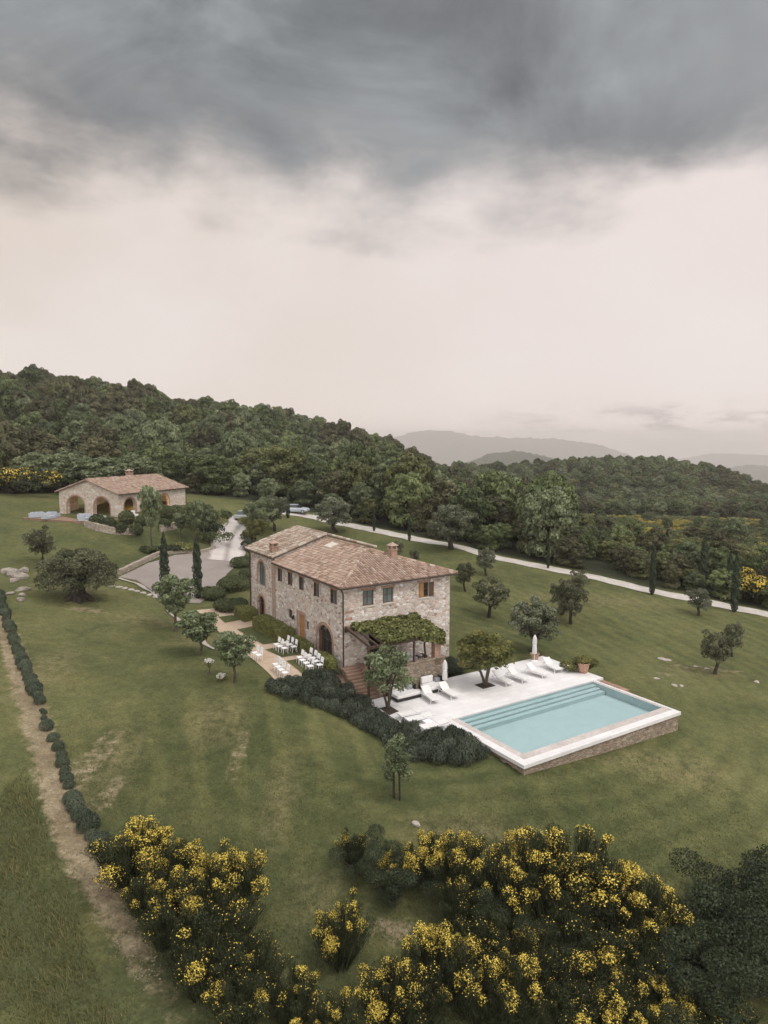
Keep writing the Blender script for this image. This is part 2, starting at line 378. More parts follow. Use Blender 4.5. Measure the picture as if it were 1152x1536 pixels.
def m_water():
    m, t, b = newmat('pool_water'); nt = m.node_tree; nt.nodes.remove(b); p = pos(t, True)
    n = t.noise(p, 2.5, 4, .6, .4); bn = t.n('ShaderNodeBump', ins={'Strength': .12, 'Distance': .04, 'Height': n}).outputs[0]
    gl = t.n('ShaderNodeBsdfGlossy', ins={'Roughness': .04, 'Normal': bn}); tp = t.n('ShaderNodeBsdfTransparent', ins={0: (.915,.97,.98,1)})
    fr = t.n('ShaderNodeFresnel', ins={'IOR': 1.33, 'Normal': bn})
    mx = t.n('ShaderNodeMixShader', ins={0: fr.outputs[0], 1: tp.outputs[0], 2: gl.outputs[0]}); nt.links.new(mx.outputs[0], nt.nodes['Material Output'].inputs[0]); return m
M['water'] = m_water()
def m_path(name, a, bcol, scale=.8, fine=12):
    m, t, b = newmat(name); p = pos(t); n = t.noise(p, scale, 6, .65); f = t.noise(p, fine, 4, .7)
    c = t.mix(t.smooth(n, .35, .7), a, bcol); c = t.mix(.7, c, t.ramp(f, [(.25, (.65,)*3), (.75, (1.3,)*3)]), 'MULTIPLY'); setc(t, b, c, .95, f, .4, .03); return m
M['gravel'] = m_path('white_gravel', (.40,.365,.33), (.50,.465,.43)); M['path'] = m_path('tan_path', (.40,.30,.22), (.46,.365,.28)); M['brickpath'] = m_path('brick_paving', (.245,.165,.12), (.205,.135,.10), 1.5, 8)
M['kerb'] = m_path('kerb_stone', (.34,.30,.27), (.42,.38,.34)); M['rock'] = m_path('rock', (.20,.17,.145), (.33,.295,.26), 1.2, 5)
def m_drive():
    m, t, b = newmat('asphalt_drive'); p = pos(t); n = t.noise(p, .35, 6, .6); f = t.noise(p, 9, 5, .7)
    tr = t.n('ShaderNodeAttribute', attribute_name='tint').outputs['Fac']
    c = t.ramp(n, [(.3, (.215,.187,.17)), (.7, (.27,.235,.215))]); c = t.mix(t.math('MULTIPLY', tr, t.smooth(n, .25, .6, .5, 1)), c, (.50,.46,.44))
    c = t.mix(.6, c, t.ramp(f, [(.3, (.75,)*3), (.7, (1.2,)*3)]), 'MULTIPLY'); setc(t, b, c, .9, f, .3, .02); return m
M['drive'] = m_drive()
def m_ground():
    m, t, b = newmat('ground'); p = pos(t)
    at = lambda n: t.n('ShaderNodeAttribute', attribute_name=n).outputs['Fac']
    big = t.noise(p, .055, 5, .6); mid = t.noise(p, .30, 6, .65); sm = t.noise(p, 1.6, 6, .7); fi = t.noise(p, 7.0, 5, .75)
    g = t.ramp(big, [(.32, (.054,.064,.026)), (.5, (.086,.094,.038)), (.66, (.126,.126,.054))])
    g = t.mix(t.smooth(mid, .48, .72, 0, .55), g, (.155,.136,.058)); g = t.mix(t.smooth(mid, .28, .45, .5, 0), g, (.042,.052,.025))
    # mown stripes, faint
    rot = t.n('ShaderNodeMapping', ins={'Vector': p, 'Rotation': (0, 0, R(-14))}).outputs[0]
    wv = t.n('ShaderNodeTexWave', ins={'Vector': rot, 'Scale': .13, 'Distortion': 5.0, 'Detail': 3, 'Detail Scale': .6}).outputs[1]
    g = t.mix(t.math('MULTIPLY', t.smooth(wv, .5, .95), at('mown')), g, (.142,.138,.056))
    rc = t.n('ShaderNodeMapping', ins={'Vector': p, 'Location': (-2.0, -58.0, 0)}).outputs[0]
    rg = t.n('ShaderNodeTexWave', wave_type='RINGS', rings_direction='Z', ins={'Vector': rc, 'Scale': .19, 'Distortion': 5.5, 'Detail': 3, 'Detail Scale': .5}).outputs[1]
    g = t.mix(t.math('MULTIPLY', t.smooth(rg, .45, .95, 0, .34), at('mowring')), g, (.138,.140,.058)); g = t.mix(t.math('MULTIPLY', t.smooth(rg, .05, .4, .3, 0), at('mowring')), g, (.055,.066,.027))
    g = t.mix(t.math('MULTIPLY', at('darkgreen'), t.smooth(mid, .3, .7, .85, .35)), g, (.040,.050,.019))
    g = t.mix(t.math('MULTIPLY', at('dry'), t.smooth(sm, .35, .6, .1, .62)), g, (.22,.172,.098))
    g = t.mix(t.math('MULTIPLY', at('rough'), t.smooth(mid, .4, .62, .9, .1)), g, (.066,.072,.033))
    dm = t.smooth(t.math('ADD', at('dirt'), t.math('MULTIPLY', t.math('SUBTRACT', sm, .5), 1.1)), .35, .75)
    dc = t.ramp(mid, [(.35, (.165,.130,.078)), (.65, (.245,.20,.13))]); dc = t.mix(t.smooth(sm, .5, .7, 0, .4), dc, (.30,.255,.175))
    g = t.mix(dm, g, dc)
    g = t.mix(t.math('MULTIPLY', at('scrub'), t.smooth(sm, .4, .6, .5, 1)), g, (.072,.080,.036))
    g = t.mix(at('forest'), g, (.028,.032,.018))
    g = t.mix(.75, g, t.ramp(sm, [(.25, (.62,)*3), (.75, (1.36,)*3)]), 'MULTIPLY')
    g = t.mix(.8, g, t.ramp(fi, [(.25, (.45,)*3), (.75, (1.5,)*3)]), 'MULTIPLY')
    setc(t, b, g, .95, t.math('ADD', fi, t.math('MULTIPLY', sm, .8)), .55, .08); b.inputs['Specular IOR Level'].default_value = .1; return m
M['ground'] = m_ground()
M['oak'] = m_leaf('oak_leaf', [(0,(0.020,0.030,0.012)),(.35,(0.061,0.080,0.031)),(.65,(0.128,0.160,0.064)),(1,(0.256,0.288,0.122))], .38)
M['greyoak'] = m_leaf('grey_leaf', [(0,(0.029,0.041,0.021)),(.4,(0.088,0.110,0.056)),(.75,(0.182,0.212,0.112)),(1,(0.324,0.353,0.195))], .3)
M['brownoak'] = m_leaf('brown_leaf', [(0,(0.021,0.022,0.011)),(.4,(0.062,0.062,0.032)),(.75,(0.122,0.117,0.060)),(1,(0.215,0.202,0.101))], .3)
M['yellowoak'] = m_leaf('yellow_green_leaf', [(0,(0.029,0.034,0.013)),(.4,(0.089,0.098,0.038)),(.75,(0.174,0.183,0.074)),(1,(0.303,0.285,0.117))], .3)
M['olive'] = m_leaf('olive_leaf', [(0,(0.037,0.042,0.024)),(.4,(0.099,0.109,0.066)),(.75,(0.194,0.208,0.140)),(1,(0.355,0.370,0.267))], .2)
M['darkolive'] = m_leaf('dark_olive_leaf', [(0,(0.032,0.035,0.019)),(.4,(0.083,0.087,0.049)),(.75,(0.166,0.172,0.102)),(1,(0.323,0.332,0.217))], .15)
M['cypress'] = m_leaf('cypress_leaf', [(0,(0.013,0.021,0.013)),(.5,(0.029,0.042,0.023)),(1,(0.061,0.077,0.042))], .2, .05)
M['young'] = m_leaf('young_leaf', [(0,(0.053,0.069,0.035)),(.4,(0.133,0.164,0.083)),(.75,(0.243,0.283,0.162)),(1,(0.417,0.463,0.292))], .2, .25)
M['gold'] = m_leaf('golden_green_leaf', [(0,(0.042,0.046,0.015)),(.4,(0.101,0.106,0.034)),(.75,(0.194,0.182,0.059)),(1,(0.336,0.296,0.101))], .2, .25)
M['hedge'] = m_leaf('hedge_leaf', [(0,(0.073,0.082,0.025)),(.45,(0.148,0.155,0.049)),(1,(0.269,0.262,0.097))], .1, .1)
M['topiary'] = m_leaf('dark_hedge_leaf', [(0,(0.028,0.037,0.016)),(.45,(0.053,0.067,0.028)),(1,(0.109,0.121,0.052))], .25, .1)
M['rosemary'] = m_leaf('rosemary_leaf', [(0,(0.018,0.023,0.015)),(.45,(0.044,0.054,0.037)),(.8,(0.089,0.104,0.073)),(1,(0.168,0.187,0.136))], .25, .08)
M['lavender'] = m_leaf('lavender_leaf', [(0,(0.035,0.048,0.033)),(.5,(0.070,0.088,0.057)),(1,(0.125,0.147,0.100))], .2, .1)
M['vine'] = m_leaf('vine_leaf', [(0,(0.048,0.057,0.018)),(.4,(0.112,0.121,0.039)),(.8,(0.185,0.190,0.069)),(1,(0.264,0.253,0.103))], .1, .25)
M['broom'] = m_leaf('broom_stem', [(0,(0.014,0.018,0.007)),(.5,(0.030,0.036,0.016)),(1,(0.064,0.073,0.030))], .2, .1)
M['flower'] = m_leaf('broom_flower', [(0,(0.360,0.263,0.037)),(.45,(0.648,0.479,0.077)),(1,(0.936,0.756,0.181))], .15, .2)
M['whiteflower'] = m_leaf('white_flower', [(0,(.55,.53,.46)),(1,(.82,.80,.74))], .1, .2)
M['shrub'] = m_leaf('dark_shrub_leaf', [(0,(0.011,0.016,0.008)),(.45,(0.031,0.041,0.020)),(.85,(0.067,0.085,0.044)),(1,(0.119,0.146,0.078))], .2, .12)
M['grass'] = m_leaf('grass_blade', [(0,(0.068,0.077,0.031)),(.5,(0.124,0.126,0.050)),(.85,(0.204,0.180,0.078)),(1,(0.334,0.252,0.125))], .0, .25)
M['scrubleaf'] = m_leaf('scrub_leaf', [(0,(0.054,0.062,0.027)),(.5,(0.099,0.112,0.050)),(1,(0.171,0.171,0.076))], .4)
M['scrubflower'] = m_leaf('scrub_flower', [(0,(0.160,0.140,0.035)),(.5,(0.270,0.225,0.050)),(1,(0.420,0.340,0.070))], .3)
def m_hill():
    m, t, b = newmat('wooded_hill'); p = pos(t); n = t.noise(p, .012, 6, .7); f = t.noise(p, .09, 5, .7)
    c = t.ramp(n, [(.3, (.030,.038,.022)), (.6, (.055,.062,.036)), (.8, (.10,.10,.06))]); c = t.mix(.7, c, t.ramp(f, [(.3, (.5,)*3), (.7, (1.4,)*3)]), 'MULTIPLY'); setc(t, b, c, .95, f, 1, 4); return m
M['hill'] = m_hill()

# ------------------------------------------------------------------ the ground sheet
def polyd(x, y, pl):
    """distance to a polyline and position along it"""
    best = np.full(x.shape, 1e9)
    for (ax, ay), (bx, by) in zip(pl[:-1], pl[1:]):
        ux, uy = bx - ax, by - ay; L2 = ux * ux + uy * uy + 1e-9
        t = np.clip(((x - ax) * ux + (y - ay) * uy) / L2, 0, 1)
        best = np.minimum(best, np.hypot(x - ax - t * ux, y - ay - t * uy))
    return best
def pxline(pts): return [tuple(G(*p)[:2]) for p in pts]
ROAD = pxline([(395,765),(425,768),(470,775),(560,795),(640,812),(740,836),(820,852),(900,868),(980,888),(1060,903),(1152,922),(1300,955),(1500,1000)])
TRACK = pxline([(-60,860),(-10,905),(15,960),(45,1050),(70,1130),(90,1200),(112,1260),(150,1330),(190,1400),(230,1470),(280,1536)])
BACK = [(-400, 100), (-200, 112)] + pxline([(-60, 744), (30, 741), (95, 738)])
_bb = G(179, 776)
CLR = np.array([98.0, 186.0])
def forest_mask(x, y):
    """signed: >0 inside the wood"""
    fx = np.array([-400, -200, BACK[2][0], BACK[3][0], BACK[4][0], -36, -22] + [p[0] for p in ROAD[1:]]); fy = np.array([100, 112, BACK[2][1], BACK[3][1], BACK[4][1] + 2, 124, 123] + [p[1] + 2.2 for p in ROAD[1:]])
    o = np.argsort(fx); return y - np.interp(x, fx[o], fy[o])
def clear_mask(x, y): return 1 - (((x - CLR[0] - (y - CLR[1]) * .22) / 62) ** 4 + ((y - CLR[1]) / 80) ** 4) ** .25
def axis(lo, hi, fine, a, b, g=1.09):
    v = list(np.arange(a, b + fine, fine)); s = fine
    while v[-1] < hi: s *= g; v.append(v[-1] + s)
    s = fine
    while v[0] > lo: s *= g; v.insert(0, v[0] - s)
    return np.array(v)
gx = axis(-13000, 13000, .55, -48, 46); gy = axis(-500, 13200, .55, 18, 112)
GX, GY = np.meshgrid(gx, gy); GZ = hgt(GX, GY)
gs, gt = toH(GX, GY)
under = ((gs > 2.9) & (gs < 16.95) & (gt > -16.2) & (gt < -9)) | ((gs > .15) & (gs < 17.5) & (gt > -10.8) & (gt < -3.6)) | ((gs > .5) & (gs < 9.6) & (gt > -3.2) & (gt < 17.8))
GZ = np.where(under, -4.5, GZ)
nx, ny = len(gx), len(gy); ii = np.arange(nx * ny).reshape(ny, nx)
Fg = np.stack([ii[:-1, :-1], ii[:-1, 1:], ii[1:, 1:], ii[1:, :-1]], -1).reshape(-1, 4)
gme = npmesh('ground', np.stack([GX, GY, GZ], -1), Fg)
td = polyd(GX, GY, TRACK)
def blob(px, py, rx, ry, hard=.5):
    c = G(px, py); return 1 - sstep(np.hypot((GX - c[0]) / rx, (GY - c[1]) / ry), hard, 1)
far_fade = sstep(GY, 22, 32)
dirt = (1 - sstep(td, .15, 1.65)) * (.38 + .52 * far_fade)
for a in [(130,915,3.6,1.6),(590,1395,2.2,1.3),(165,1190,1.1,3.0)]: dirt = np.maximum(dirt, .62 * blob(*a, .2))
for a in [(1060,1003,5,1.2),(150,1130,1.6,4.5),(1000,1012,2.5,.8),(360,1130,.8,5)]: dirt = np.maximum(dirt, .5 * blob(*a))
dry = np.maximum.reduce([.52 * blob(*a, .2) for a in [(160,1150,2.6,7),(420,1200,1.2,6),(60,1010,3,8),(330,1080,3,5),(700,1250,5,2),(1000,1150,6,3),(900,900,14,3),(1060,1008,6,2),(100,880,6,4),(210,930,5,3),(480,1350,2.5,2.5),(300,960,4,3)]])
rough = np.clip((1 - sstep(td, 2, 9)) * sstep(np.interp(GY, [20, 70], [-9, -45]) - GX, -2, 3) + blob(60, 1400, 9, 12) + blob(300, 1500, 8, 6) + blob(800, 1450, 16, 7), 0, 1)
mown = np.clip(blob(380, 1120, 12, 14, .4) * .8 + blob(1000, 1180, 14, 8, .4) * .35 + blob(950, 930, 25, 16, .5) * .3, 0, 1)
mowring = np.clip(blob(1000, 1200, 20, 12, .4) + blob(950, 950, 30, 22, .5) * .6 + blob(640, 1230, 14, 7, .4) * .7 + blob(330, 1110, 13, 13, .3) * .4, 0, 1)
darkgreen = np.clip(.75 * blob(330, 1130, 13, 17, .2) + .6 * blob(640, 1220, 12, 8, .2) + .45 * blob(950, 1250, 14, 9, .2) + .5 * blob(40, 1300, 7, 12, .3) + .55 * blob(420, 1330, 8, 8, .2) + .35 * blob(200, 980, 12, 10, .3), 0, .85)  # patches of darker green laid over the lawn
fmask = sstep(forest_mask(GX, GY), -1.0, 2.0) * (1 - sstep(clear_mask(GX, GY), -.15, .1))
scrub = sstep(clear_mask(GX, GY), -.1, .1)
for nme, A in dict(dirt=dirt, dry=dry, rough=rough, mown=mown, mowring=mowring, darkgreen=darkgreen, forest=fmask, scrub=scrub).items():
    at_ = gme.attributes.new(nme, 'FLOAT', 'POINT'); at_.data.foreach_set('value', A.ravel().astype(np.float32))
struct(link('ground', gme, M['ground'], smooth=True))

def ribbon(name, pl, w, mat, dz=.05, step=1.0, ncross=5, tintf=None, wf=None):
    """a road draped over the ground along a polyline"""
    P = np.array(pl); seg = np.hypot(*np.diff(P, axis=0).T); c = np.concatenate([[0], np.cumsum(seg)]); q = np.arange(0, c[-1], step)
    X = np.interp(q, c, P[:, 0]); Y = np.interp(q, c, P[:, 1])
    for _ in range(6): X[1:-1] = (X[:-2] + X[1:-1] * 2 + X[2:]) / 4; Y[1:-1] = (Y[:-2] + Y[1:-1] * 2 + Y[2:]) / 4
    tx = np.gradient(X); ty = np.gradient(Y); l = np.hypot(tx, ty); nx_, ny_ = -ty / l, tx / l
    V = []; tn = []
    for k in range(ncross):
        f = k / (ncross - 1) - .5; ww = w if wf is None else wf(q / c[-1])
        edge = (.12 * np.sin(q * 1.7 + k) + .1 * np.sin(q * .63 + 2 * k)) if k in (0, ncross - 1) else 0
        x = X + nx_ * (f * ww + edge * np.sign(f)); y = Y + ny_ * (f * ww + edge * np.sign(f)); V.append(np.stack([x, y, hgt(x, y) + dz], -1)); tn.append(np.full(len(x), 0. if tintf is None else tintf(f)))
    V = np.stack(V, 1); m = len(q); id_ = np.arange(m * ncross).reshape(m, ncross)
    F = np.stack([id_[:-1, :-1], id_[1:, :-1], id_[1:, 1:], id_[:-1, 1:]], -1).reshape(-1, 4)
    return struct(link(name, npmesh(name, V.reshape(-1, 3), F, np.stack(tn, 1).ravel()), mat, smooth=True))
def patch(name, poly, mat, dz=.05, step=.5, tint=None):
    """a surface draped over the ground inside a world polygon"""
    me = bpy.data.meshes.new(name); import bmesh
    bm = bmesh.new(); P = np.array(poly); pts = []
    for a, b in zip(P, np.roll(P, -1, 0)):
        n = max(1, int(np.hypot(*(b - a)) / step)); pts += [a + (b - a) * k / n for k in range(n)]
    f = bm.faces.new([bm.verts.new((p[0], p[1], 0)) for p in pts])
    lo, hi = P.min(0), P.max(0)
    for ax in (0, 1):
        for v in np.arange(lo[ax] + step, hi[ax], step * 2):
            co = [0, 0, 0]; no = [0, 0, 0]; co[ax] = v; no[ax] = 1
            bmesh.ops.bisect_plane(bm, geom=bm.verts[:] + bm.edges[:] + bm.faces[:], plane_co=co, plane_no=no)
    co = np.array([v.co[:] for v in bm.verts]); z = hgt(co[:, 0], co[:, 1]) + dz
    for v, zz in zip(bm.verts, z): v.co.z = zz
    bm.normal_update()
    for f in bm.faces:
        if f.normal.z < 0: f.normal_flip()
    bm.to_mesh(me); bm.free(); me.attributes.new('tint', 'FLOAT', 'POINT')
    return struct(link(name, me, mat))
ribbon('road', ROAD, 2.7, M['gravel'], .06)
patch('parking_court', pxline([(178,866),(205,871),(222,882),(236,893),(252,904),(300,905),(318,892),(340,862),(362,842),(366,826),(330,822),(300,830),(262,833),(222,845)]), M['drive'], .05)
ribbon('driveway', pxline([(338,842),(342,822),(350,802),(360,788),(372,777),(390,770)]), 4.6, M['drive'], .085, .8, 9, lambda f: 1.0 if .1 < abs(f) < .42 else .15)

# ------------------------------------------------------------------ hills far away
def hill(name, cx, cy, w, dpt, prof, base, seed, mat):
    """a long hill: prof = list of (x along, top z)"""
    r = np.random.default_rng(seed); xs = np.linspace(cx - w, cx + w, 150); ys = np.linspace(cy - dpt, cy + dpt, 40)
    X, Y = np.meshgrid(xs, ys); px_, pz = zip(*prof); top = np.interp(X, px_, pz)
    q = (Y - cy) / dpt; e = np.clip(1 - q * q, 0, 1) ** 1.3
    rough_ = sum(r.normal(size=1) * np.sin(X * k + r.random() * 9 + Y * k * .6) / (k * w) * 2 for k in (14 / w, 23 / w, 41 / w, 70 / w)) * w * .004
    Z = base + (top - base) * e + rough_ * e + r.normal(size=X.shape) * (w * .0022) * e
    id_ = np.arange(X.size).reshape(X.shape); F = np.stack([id_[:-1, :-1], id_[:-1, 1:], id_[1:, 1:], id_[1:, :-1]], -1).reshape(-1, 4)
    return struct(link(name, npmesh(name, np.stack([X, Y, Z], -1), F), mat, smooth=True))
def prof(pts, D): return [((px - 576) / FPX * D, CAMZ - (py - HOR) / FPX * D) for px, py in pts]
P1 = prof([(420,690),(560,666),(612,651),(640,646),(672,647),(705,654),(760,657),(830,658),(890,666),(940,684),(1000,720)], 7000)
hill('hills', 900, 7000, 3000, 1400, P1, -470, 1, M['hill'])
P2 = prof([(640,720),(700,694),(735,680),(775,676),(815,683),(860,697),(930,715)], 2300)
hill('hills', 460, 2300, 700, 450, P2, -470, 2, M['hill'])
P3 = prof([(960,700),(1030,690),(1075,680),(1130,682),(1190,686),(1300,690)], 8500)
hill('hills', 4400, 8500, 2000, 1400, P3, -470, 3, M['hill'])
P4 = prof([(1040,720),(1085,704),(1125,697),(1170,700),(1240,706),(1340,715)], 4300)
hill('hills', 2330, 4300, 900, 650, P4, -470, 4, M['hill'])

# ------------------------------------------------------------------ farmhouse
WW, LL, TR = 10.1, 18.3, 12.4            # width, length, start of the taller rear wing
house = empty('farmhouse', H0, HA)
tag(house, 'two-storey rubble stone farmhouse with hipped terracotta roof above the pool terrace', 'house')
def Q(pl, a, dd, z): return (dd, a, z) if pl == 'L' else (a, dd, z)
def qbox(mb, pl, a0, a1, d0, d1, z0, z1, tint=.5):
    p = Q(pl, a0, d0, z0); q = Q(pl, a1, d1, z1); mb.box(p[0], q[0], p[1], q[1], p[2], q[2], tint)
def arch_poly(a0, a1, z0, zs, ztop, n=14):
    """outline of an arched opening: springing at zs, crown at ztop"""
    c = (a0 + a1) / 2; h = (a1 - a0) / 2
    return [(a0, z0), (a1, z0)] + [(c + h * math.cos(math.pi * k / n), zs + (ztop - zs) * math.sin(math.pi * k / n)) for k in range(n + 1)]
def extr(mb, pl, poly, d0, d1, tint=.5):
    n = len(poly); V = [Q(pl, a, d0, z) for a, z in poly] + [Q(pl, a, d1, z) for a, z in poly]
    Fs = [tuple(range(n))[::-1], tuple(range(n, 2 * n))] + [(i, (i + 1) % n, n + (i + 1) % n, n + i) for i in range(n)]
    mb.add(V, Fs if pl == 'L' else [f[::-1] for f in Fs], tint)
def ring_arch(mb, pl, a0, a1, zs, ztop, th, d0, d1, n=14, z0=None, tint=.5):
    """brick ring round an arch, with jambs down to z0"""
    c = (a0 + a1) / 2; h = (a1 - a0) / 2; pts = []
    for k in range(n + 1):
        q = math.pi * k / n; pts.append(((c + h * math.cos(q), zs + (ztop - zs) * math.sin(q)), (c + (h + th) * math.cos(q), zs + (ztop - zs + th) * math.sin(q))))
    if z0 is not None: pts = [((a1, z0), (a1 + th, z0))] + pts + [((a0, z0), (a0 - th, z0))]
    for (i0, o0), (i1, o1) in zip(pts[:-1], pts[1:]):
        lo = [Q(pl, p[0], d0, p[1]) for p in (i0, o0, o1, i1)]; hi = [Q(pl, p[0], d1, p[1]) for p in (i0, o0, o1, i1)]
        mb.hexa(lo, hi, tint)
wins_L = [(11.55, .92, 4.52, 5.7), (9.42, .86, 4.55, 5.7), (7.21, .82, 4.55, 5.7), (4.46, .9, 4.53, 5.68), (1.55, 1.0, 4.53, 5.68)]
wins_F = [(2.18, 1.0, 4.45, 5.66), (4.0, 1.0, 4.44, 5.65), (7.44, 1.0, 4.44, 5.66)]
main = MB(); main.box(0, WW, 0, TR, -2.2, 6.12); cut = MB(); cut.box(.55, WW - .55, .55, TR - .5, .1, 5.9)
for c, w, z0, z1 in wins_L: qbox(cut, 'L', c - w/2, c + w/2, -.3, .8, z0, z1)
for c, w, z0, z1 in wins_F: qbox(cut, 'F', c - w/2, c + w/2, -.3, .8, z0, z1)
cutm = cut
def sub(me, adds):
    for fn in adds:
        c = MB(); fn(c); me = boolcut(me, c)
    return me
mm = main.mesh('wall'); c1 = MB(); c1.box(.55, WW - .55, .55, TR - .5, .1, 5.9); mm = boolcut(mm, c1)
ops = []
for c, w, z0, z1 in wins_L: ops.append(lambda mb, c=c, w=w, z0=z0, z1=z1: qbox(mb, 'L', c - w/2, c + w/2, -.3, .8, z0, z1))
for c, w, z0, z1 in wins_F: ops.append(lambda mb, c=c, w=w, z0=z0, z1=z1: qbox(mb, 'F', c - w/2, c + w/2, -.3, .8, z0, z1))
ops.append(lambda mb: qbox(mb, 'L', 9.15, 10.0, -.3, .8, 1.62, 2.42))
ops.append(lambda mb: qbox(mb, 'L', 6.75, 7.95, -.3, .8, .02, 2.46))
ops.append(lambda mb: qbox(mb, 'L', 5.95, 6.45, -.3, .8, 1.38, 2.14))
ops.append(lambda mb: extr(mb, 'L', arch_poly(1.85, 4.4, .03, 1.35, 2.5), -.3, .8))
ops.append(lambda mb: qbox(mb, 'F', 2.2, 3.6, -.3, .8, .03, 2.2))
mm = sub(mm, ops)
link('wall', mm, M['stone'], house)
rear = MB(); gab = [(-.09, -2.2), (WW, -2.2), (WW, 6.5), (WW / 2, 8.12), (-.09, 6.5)]; nG = len(gab)
rear.add([(x, TR, z) for x, z in gab] + [(x, LL, z) for x, z in gab], [tuple(range(nG)), tuple(range(nG, 2*nG))[::-1]] + [(i, nG + i, nG + (i+1) % nG, (i+1) % nG) for i in range(nG)])
rm = rear.mesh('wall'); c2 = MB(); c2.box(.55, WW - .55, TR + .5, LL - .5, .1, 6.2); rm = boolcut(rm, c2)
rm = sub(rm, [lambda mb: extr(mb, 'L', arch_poly(14.75, 16.45, 3.42, 4.95, 5.76), -.4, .8), lambda mb: extr(mb, 'L', arch_poly(14.9, 16.55, .03, 1.7, 2.42), -.4, .8)])
link('wall', rm, M['stone'], house)
# brick dressings: pilaster between the wings, heads over windows, quoins
class EachPart(MB):
    """every box or ring of brickwork becomes a part of its own"""
    def flush(s, parent): s.build('brick_trim', M['brick'], parent); s.v = []; s.f = []; s.t = []
mb = EachPart()
qbox(mb, 'L', 12.42, 13.15, -.125, -.085, -.1, 6.45); mb.flush(house)
for c, w, z0, z1 in wins_L: qbox(mb, 'L', c - w/2 - .16, c + w/2 + .16, -.025, .0, z1, z1 + .2); mb.flush(house)
for c, w, z0, z1 in wins_F: qbox(mb, 'F', c - w/2 - .16, c + w/2 + .16, -.025, .0, z1, z1 + .2); mb.flush(house)
qbox(mb, 'L', 6.5, 6.75, -.03, 0, -.05, 2.46); qbox(mb, 'L', 7.95, 8.2, -.03, 0, -.05, 2.46); qbox(mb, 'L', 6.5, 8.2, -.03, 0, 2.46, 2.72); mb.flush(house)
ring_arch(mb, 'L', 1.85, 4.4, 1.35, 2.5, .26, -.03, 0, z0=-.05); mb.flush(house)
ring_arch(mb, 'L', 14.75, 16.45, 4.95, 5.76, .2, -.12, -.09, z0=3.42); mb.flush(house); ring_arch(mb, 'L', 14.9, 16.55, 1.7, 2.42, .2, -.12, -.09, z0=-.05); mb.flush(house)
for z in (2.9, 3.55, 4.1): qbox(mb, 'F', .12, .12 + .75 * (1 if z != 3.55 else .8), -.028, 0, z, z + .2); mb.flush(house)

def window(pl, c, w, z0, z1, leaf=None, pane='pane', shut=None, off=0.0):
    """frame and muntins as the part, pane, sill and shutters under it"""
    f = MB(); a0, a1 = c - w/2, c + w/2; t = .07
    qbox(f, pl, a0, a0 + t, .13 + off, .21 + off, z0, z1); qbox(f, pl, a1 - t, a1, .13 + off, .21 + off, z0, z1)
    qbox(f, pl, a0 + t, a1 - t, .13 + off, .21 + off, z1 - t, z1); qbox(f, pl, a0 + t, a1 - t, .13 + off, .21 + off, z0, z0 + t)
    qbox(f, pl, c - .035, c + .035, .14 + off, .205 + off, z0 + t, z1 - t)
    if w < 1.2:
        zz = z0 + (z1 - z0) * .55
        qbox(f, pl, a0 + t, c - .035, .15 + off, .2 + off, zz - .02, zz + .02); qbox(f, pl, c + .035, a1 - t, .15 + off, .2 + off, zz - .02, zz + .02)
    o = f.build('window', M['brown'], house)
    p = MB(); qbox(p, pl, a0 + .02, a1 - .02, .17 + off, .18 + off, z0 + .02, z1 - .02); p.build('pane', M[pane], o)
    s = MB(); qbox(s, pl, a0 - .1, a1 + .1, -.08 + off, .13 + off, z0 - .09, z0 - .003); s.build('sill', M['sill'], o)
    if shut: shut(o, a0, a1, z0, z1)
    return o
def shutter_open(o, pl, a, z0, z1, w=.42):
    s = MB(); qbox(s, pl, a, a + .045, -w + .12, .12, z0 + .03, z1 - .03)
    for k in range(8): qbox(s, pl, a - .012, a + .057, -w + .17, .07, z0 + .1 + k * (z1 - z0 - .2) / 8, z0 + .16 + k * (z1 - z0 - .2) / 8)
    return s.build('shutter', M['brown'], o)
for i, (c, w, z0, z1) in enumerate(wins_L):
    o = window('L', c, w, z0, z1, pane='pane')
    # narrow dark leaf folded back inside the reveal on the far side
    s = MB(); qbox(s, 'L', c + w/2 - .05, c + w/2 - .005, -.02, .125, z0 + .02, z1 - .02); s.build('shutter', M['brown'], o)
for c, w, z0, z1 in wins_F[:2]:
    o = window('F', c, w, z0, z1, pane='pane')
    s = MB(); qbox(s, 'F', c - w/2 + .005, c - w/2 + .05, -.02, .125, z0 + .02, z1 - .02); s.build('shutter', M['brown'], o)
c, w, z0, z1 = wins_F[2]; o = window('F', c, w, z0, z1, pane='darkpane')
s = MB(); qbox(s, 'F', c - w/2 + .03, c - .04, -.03, .01, z0 + .03, z1 - .03)
for k in range(3): qbox(s, 'F', c - w/2 + .07 + k * .13, c - w/2 + .17 + k * .13, -.045, -.03, z0 + .08, z1 - .08)
x = s.build('shutter', M['wood'], o); x['label'] = 'orange wooden shutter leaf standing open'
s = MB(); qbox(s, 'F', c + w/2 + .02, c + w/2 + .46, -.07, -.03, z0 + .03, z1 - .03); s.build('shutter', M['brown'], o)
window('L', 9.575, .85, 1.62, 2.42, pane='darkpane'); window('L', 6.2, .5, 1.38, 2.14, pane='darkpane')
